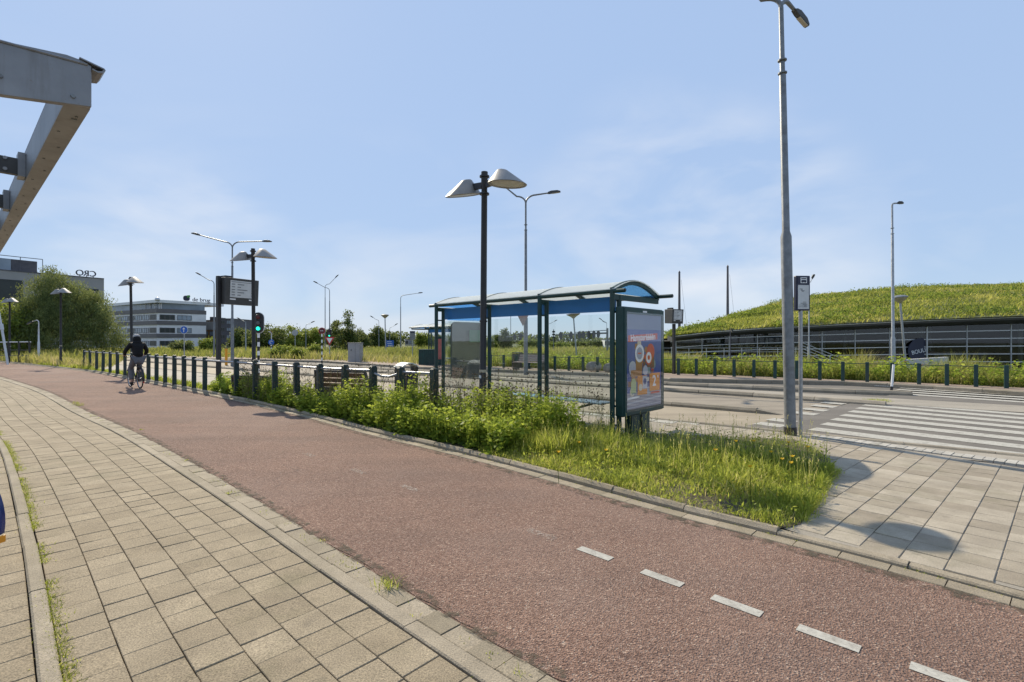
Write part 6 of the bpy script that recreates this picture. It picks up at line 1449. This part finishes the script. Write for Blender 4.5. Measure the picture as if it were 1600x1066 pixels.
v.blades(Pg[ok], hg[ok], RNG.uniform(.004, .0085, n)[ok] * (1 + .5 * (hg[ok] > .15)), RNG.uniform(.15, 1.0, n)[ok], np.clip(.45 + .45 * (cnoise(Pg, .9) - .5) + .3 * (cnoise(Pg, .31) - .5) + RNG.normal(0, .22, n), 0, 1)[ok])
n = 900; Pq = scatter(gpoly, n, .035, .6, .5); ok = (Pq[:, 1] + Pq[:, 0] * .8 > 7.2); Pq = Pq[ok]; n = len(Pq)
hq = RNG.uniform(.2, .42, n); v.blades(Pq, hq, RNG.uniform(.003, .006, n), RNG.uniform(.1, .4, n), RNG.uniform(.7, 1, n))
Pq = Pq[:420]; n = len(Pq); hq = RNG.uniform(.22, .46, n); tp = Pq + np.concatenate([RNG.normal(0, .03, (n, 2)), hq[:, None]], 1); v.stems(Pq, tp, np.full(n, .003), np.full(n, .85))
for k in range(4): v.leaves(tp + np.array([0, 0, -.015 * k]), RNG.normal(0, .5, (n, 3)) + [0, 0, 1], np.full(n, .03), np.full(n, .009), RNG.uniform(.85, 1, n))
n = 4200; Pq = scatter(gpoly, n, .05, .8, .3); v.leaves(Pq + np.stack([0 * Pq[:, 0], 0 * Pq[:, 0], RNG.uniform(0, .12, n)], 1), RNG.normal(0, 1, (n, 3)) + [0, 0, .5], RNG.uniform(.025, .06, n), RNG.uniform(.015, .03, n), RNG.uniform(.0, .6, n))
# grass among the weeds by the shelter
q2 = [(-.5, 7.2), (.6, 6.6), (1.5, 7.2), (1.6, 8.1), (.3, 8.9), (-.6, 9.1)]; n = 9000; Pq = scatter(q2, n, .035, .4, .4)
v.blades(Pq, RNG.uniform(.10, .42, n) * (.4 + cnoise(Pq, .5)), RNG.uniform(.005, .010, n), RNG.uniform(.1, .7, n), np.clip(RNG.normal(.5, .2, n), 0, 1))
n = 700; Pq = np.array([[lerp(2.50, 3.93, f) + .0, lerp(4.32, 6.05, f) + .0, .03] for f in RNG.uniform(0, 1, n)]) + np.concatenate([np.abs(RNG.normal(0, .035, (n, 1))), RNG.normal(0, .03, (n, 1)), np.zeros((n, 1))], 1)
v.blades(Pq, RNG.uniform(.02, .10, n), RNG.uniform(.004, .008, n), RNG.uniform(.4, 1.4, n), RNG.uniform(.2, .9, n))
n = 900; f = RNG.uniform(0, 1, n); Pq = np.array([list(KV[near(KV, (lerp(2.4, -.5, a), lerp(4.3, 6.75, a)))]) + [.06] for a in f]) + np.concatenate([RNG.normal(0, .04, (n, 2)), np.zeros((n, 1))], 1)
v.blades(Pq, RNG.uniform(.02, .09, n), RNG.uniform(.004, .008, n), RNG.uniform(.5, 1.5, n), RNG.uniform(.2, .95, n))
tag(v.build('verge_grass', M['grass']), 'sunlit green grass on the verge below the advertising board', 'grass', None, 'stuff')
# leafy plants in the grass behind the shelter
v = VEG(); q3 = [(-.45, 7.6), (.5, 7.2), (1.15, 7.6), (1.0, 8.1), (-.3, 8.9)]; n = 150; Pq = scatter(q3, n, .03); hq = RNG.uniform(.35, .85, n)
for k in range(22):
    f = (k + RNG.uniform(0, 1, n)) / 22; a_ = RNG.uniform(0, 6.28, n); o = np.stack([np.cos(a_), np.sin(a_), RNG.uniform(-.1, .9, n)], 1); Ln = RNG.uniform(.05, .11, n) * (1.1 - .5 * f)
    v.leaves(Pq + np.stack([0 * f, 0 * f, hq * f], 1), o, Ln, Ln * .34, np.clip(.45 + .3 * f + RNG.normal(0, .12, n), 0, 1))
v.stems(Pq, Pq + np.stack([0 * hq, 0 * hq, hq], 1), np.full(n, .007), np.full(n, .5))
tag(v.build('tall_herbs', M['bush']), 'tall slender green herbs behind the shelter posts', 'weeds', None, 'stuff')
# yellow flowers
fl_ = [(1232, 690), (1262, 697), (1150, 688), (1178, 688), (1118, 702), (1172, 728), (1222, 716), (1238, 712), (1236, 722), (905, 690), (873, 705), (947, 702), (1205, 705)]
for px, py in fl_:
    z = random.uniform(.24, .40); x, y = G(px, py + 2, z); f_ = thing('yellow_flower', 'small yellow flower on a thin stem in the verge grass', 'flower', (x, y, .03), random.uniform(0, 6), 'yellow flowers in the verge')
    m = MB(); m.tube([(0, 0, 0), (.01, 0, z * .5), (0, 0, z - .03)], .003, 5); m.build('stem', M['stemg'] if 'stemg' in M else M['grass'], f_)
    m = MB()
    for k in range(6):
        a_ = k * 1.047; c, s = math.cos(a_), math.sin(a_); m.add([(0, 0, z - .035), (c * .016 - s * .012, s * .016 + c * .012, z - .02), (c * .026, s * .026, z - .008), (c * .016 + s * .012, s * .016 - c * .012, z - .02)], [(0, 1, 2, 3)], random.random())
    m.build('bloom', M['petal'], f_, attr=True)
# tall weeds behind the far fence
v = VEG(); n = 46000
w1 = [Vector(G(x, y)) + Vector((NX, NY)) * .25 for x, y in fpx[::3]] + [Vector((19.5, 12.6))]
w2 = [p + Vector((NX, NY)) * 4.2 for p in w1]; wp = [tuple(p) for p in w1] + [tuple(p) for p in w2[::-1]]
Pw = scatter(wp, n, .0, .35, 1.2); uu = (Pw[:, 0] * NX + Pw[:, 1] * NY) - 22.6; Pw[:, 2] = -np.clip(uu - 1.4, 0, 7) * .10
hw_ = (.30 + .60 * cnoise(Pw, 1.1)) * RNG.uniform(.5, 1.25, n) * np.clip(.75 + uu * .28, .7, 1.6)
v.blades(Pw, hw_, RNG.uniform(.014, .03, n), RNG.uniform(.1, .75, n), np.clip(.35 + .5 * (cnoise(Pw, 2.0) - .4) + RNG.normal(0, .16, n) + .05 * uu, 0, 1))
tag(v.build('roadside_grass', M['dry']), 'tall grass behind the far fence', 'grass', None, 'stuff')
v = VEG(); n = 2400; Pw = scatter([tuple(p) for p in w1] + [tuple(p + Vector((NX, NY)) * 2.4) for p in w1[::-1]], n, 0, .6, .8); hq = RNG.uniform(.35, .8, n) * (.5 + cnoise(Pw, .8))
for k in range(15):
    f = (k + RNG.uniform(0, 1, n)) / 15; a_ = RNG.uniform(0, 6.28, n); o = np.stack([np.cos(a_), np.sin(a_), RNG.uniform(-.3, .7, n)], 1); Ln = RNG.uniform(.08, .17, n)
    v.leaves(Pw + np.stack([0 * f, 0 * f, hq * f], 1) + RNG.normal(0, .05, (n, 3)), o, Ln, Ln * .5, np.clip(.25 + .35 * f + RNG.normal(0, .13, n), 0, 1))
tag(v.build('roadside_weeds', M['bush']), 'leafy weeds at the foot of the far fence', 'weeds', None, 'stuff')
# meadow beyond the road
v = VEG(); n = 60000; mp_ = [tuple(G(x, y)) for x, y in ((700, 573.5), (660, 573), (503, 564.8), (236, 558), (150, 556))] + [(-70, 62), (-70, 92), (55, 92), (30, 60), (14, 40), (6, 30), (1, 27.5)]
Pm = scatter(mp_, n * 2, 0, .3, 4.0); dd_ = np.hypot(Pm[:, 0], Pm[:, 1]); keep = RNG.uniform(0, 1, 2 * n) < np.clip(46 / dd_, .15, 1) ** 1.5; Pm = Pm[keep]; n = len(Pm); dd_ = dd_[keep]
rise = .55 * np.exp(-((Pm[:, 0] + 9) ** 2 / 120 + (Pm[:, 1] - 48) ** 2 / 90))
hm_ = (.35 + .6 * cnoise(Pm, 4.0)) * RNG.uniform(.5, 1.3, n) + rise
v.blades(Pm - [0, 0, .05], hm_, RNG.uniform(.03, .06, n) * np.clip(dd_ / 36, .8, 2.2), RNG.uniform(.15, .8, n), np.clip(.38 + .55 * (cnoise(Pm, 7.0) - .4) + RNG.normal(0, .17, n), 0, 1))
tag(v.build('meadow_grass', M['dry']), 'yellow-green tall grass of the meadow beyond the road', 'grass', None, 'stuff')
# dry grass beside the path at the far left
v = VEG(); n = 15000; lp = kpart(.35, (-23.2, 27.2), (-58, 52)) + [(-66, 62), (-46, 60), (-34, 44), (-24.4, 30.4)]
Pl = scatter(lp, n, 0, .3, 2.0); v.blades(Pl - [0, 0, .04], (.35 + .6 * cnoise(Pl, 2.5)) * RNG.uniform(.5, 1.3, n), RNG.uniform(.03, .06, n), RNG.uniform(.1, .7, n), np.clip(.55 + .4 * (cnoise(Pl, 4.0) - .4) + RNG.normal(0, .18, n), 0, 1))
tag(v.build('dry_grass', M['dry']), 'pinkish dry grass between the cycle path and the willow', 'grass', None, 'stuff')
v = VEG(); lp2 = kpart(.30, (-9.0, 15.2), (-32, 34)); lp2 = lp2 + [tuple(Vector(p) + Vector((.25, .3))) for p in lp2[::-1]]
n = 6000; Pl = scatter(lp2, n, .03, .7, .8); v.blades(Pl, RNG.uniform(.06, .26, n) * (.3 + cnoise(Pl, .9)), RNG.uniform(.012, .022, n), RNG.uniform(.2, .9, n), RNG.uniform(.1, .7, n))
tag(v.build('edge_grass', M['grass']), 'low grass growing at the foot of the near fence', 'grass', None, 'stuff')
# weeds in the pavement joints
v = VEG()
def tufts(pts, k, h, sp):
    for p in pts:
        kk = int(k * random.uniform(.5, 1.5)); Pq = np.array([[p[0], p[1], .0]]) + np.concatenate([RNG.normal(0, sp, (kk, 2)), np.zeros((kk, 1))], 1)
        v.blades(Pq, RNG.uniform(.3, 1, kk) * h, RNG.uniform(.003, .006, kk), RNG.uniform(.3, 1.3, kk), np.clip(RNG.normal(.5, .25, kk), 0, 1))
k2 = offset(EL, -.285 - TL * 6 - .0)
kk_ = [p for p in resample(k2, .05) if 2.2 < p.y < 9]
tufts([p for i, p in enumerate(kk_) if cnoise(np.array([[p.x, p.y, 0]]), .35)[0] > .45 - .12 * (p.y < 4.5)], 46, .05, .028)
tufts([G(607, 918)], 60, .10, .03); tufts([G(120, 632), G(125, 634), G(118, 630)], 70, .09, .05)
tufts([G(600, 908), G(640, 967), G(815, 1052), G(505, 846), G(290, 720), G(220, 672), G(355, 772)], 22, .035, .02)
tufts([p for p in resample(offset(ER, .15), .05) if 2.5 < p.y < 14 and random.random() < .35], 9, .03, .018)
tufts([p for p in resample(offset(EL, -.09), .05) if 2 < p.y < 12 and random.random() < .10], 8, .02, .03)
j1 = offset(EL, -.28); tufts([p for i, p in enumerate(resample(j1, .045)) if 2 < p.y < 9 and random.random() < .16], 7, .02, .012)
for row in range(1, 6): tufts([p for p in resample(offset(EL, -.285 - TL * row), .06) if 1.8 < p.y < 7 and random.random() < .13], 5, .012, .010)
tufts([G(x, y) for x, y in ((1348, 842), (1315, 862), (1290, 740), (1330, 770), (1322, 785), (1380, 760), (1500, 893), (1440, 880))], 14, .03, .02)
tufts([G(1371 + dx, 628 + dy) for dx in range(-14, 16, 4) for dy in (-1, 1)], 40, .12, .08)
tufts([G(1055 + dx, 600 + dy) for dx in range(-8, 9, 4) for dy in (-1, 1)], 16, .10, .05)
tag(v.build('joint_weeds', M['grass']), 'small weeds and moss growing in the paving joints', 'weeds', None, 'stuff')
# poppies in the far weeds
for px, py in ((1553, 574), (1414, 566), (640, 560), (358, 553), (1530, 578), (1440, 571)):
    Yp = 20 if px > 800 else 38; x = AX(px, Yp); zt2 = ZY(py, Yp)
    f_ = thing('poppy', 'orange-red poppy among tall grass beyond the road', 'flower', (x, Yp, -.1), 0, 'poppies beyond the road'); m = MB(); m.tube([(0, 0, 0), (0, 0, zt2 + .1)], .006, 5); m.build('stem', M['grass'], f_)
    m = MB()
    for k in range(5): a_ = k * 1.257; c, s = math.cos(a_), math.sin(a_); m.add([(0, 0, zt2 + .08), (c * .04 - s * .04, s * .04 + c * .04, zt2 + .11), (c * .07, s * .07, zt2 + .15), (c * .04 + s * .04, s * .04 - c * .04, zt2 + .11)], [(0, 1, 2, 3)], random.random())
    m.build('bloom', M['poppy'], f_, attr=True)
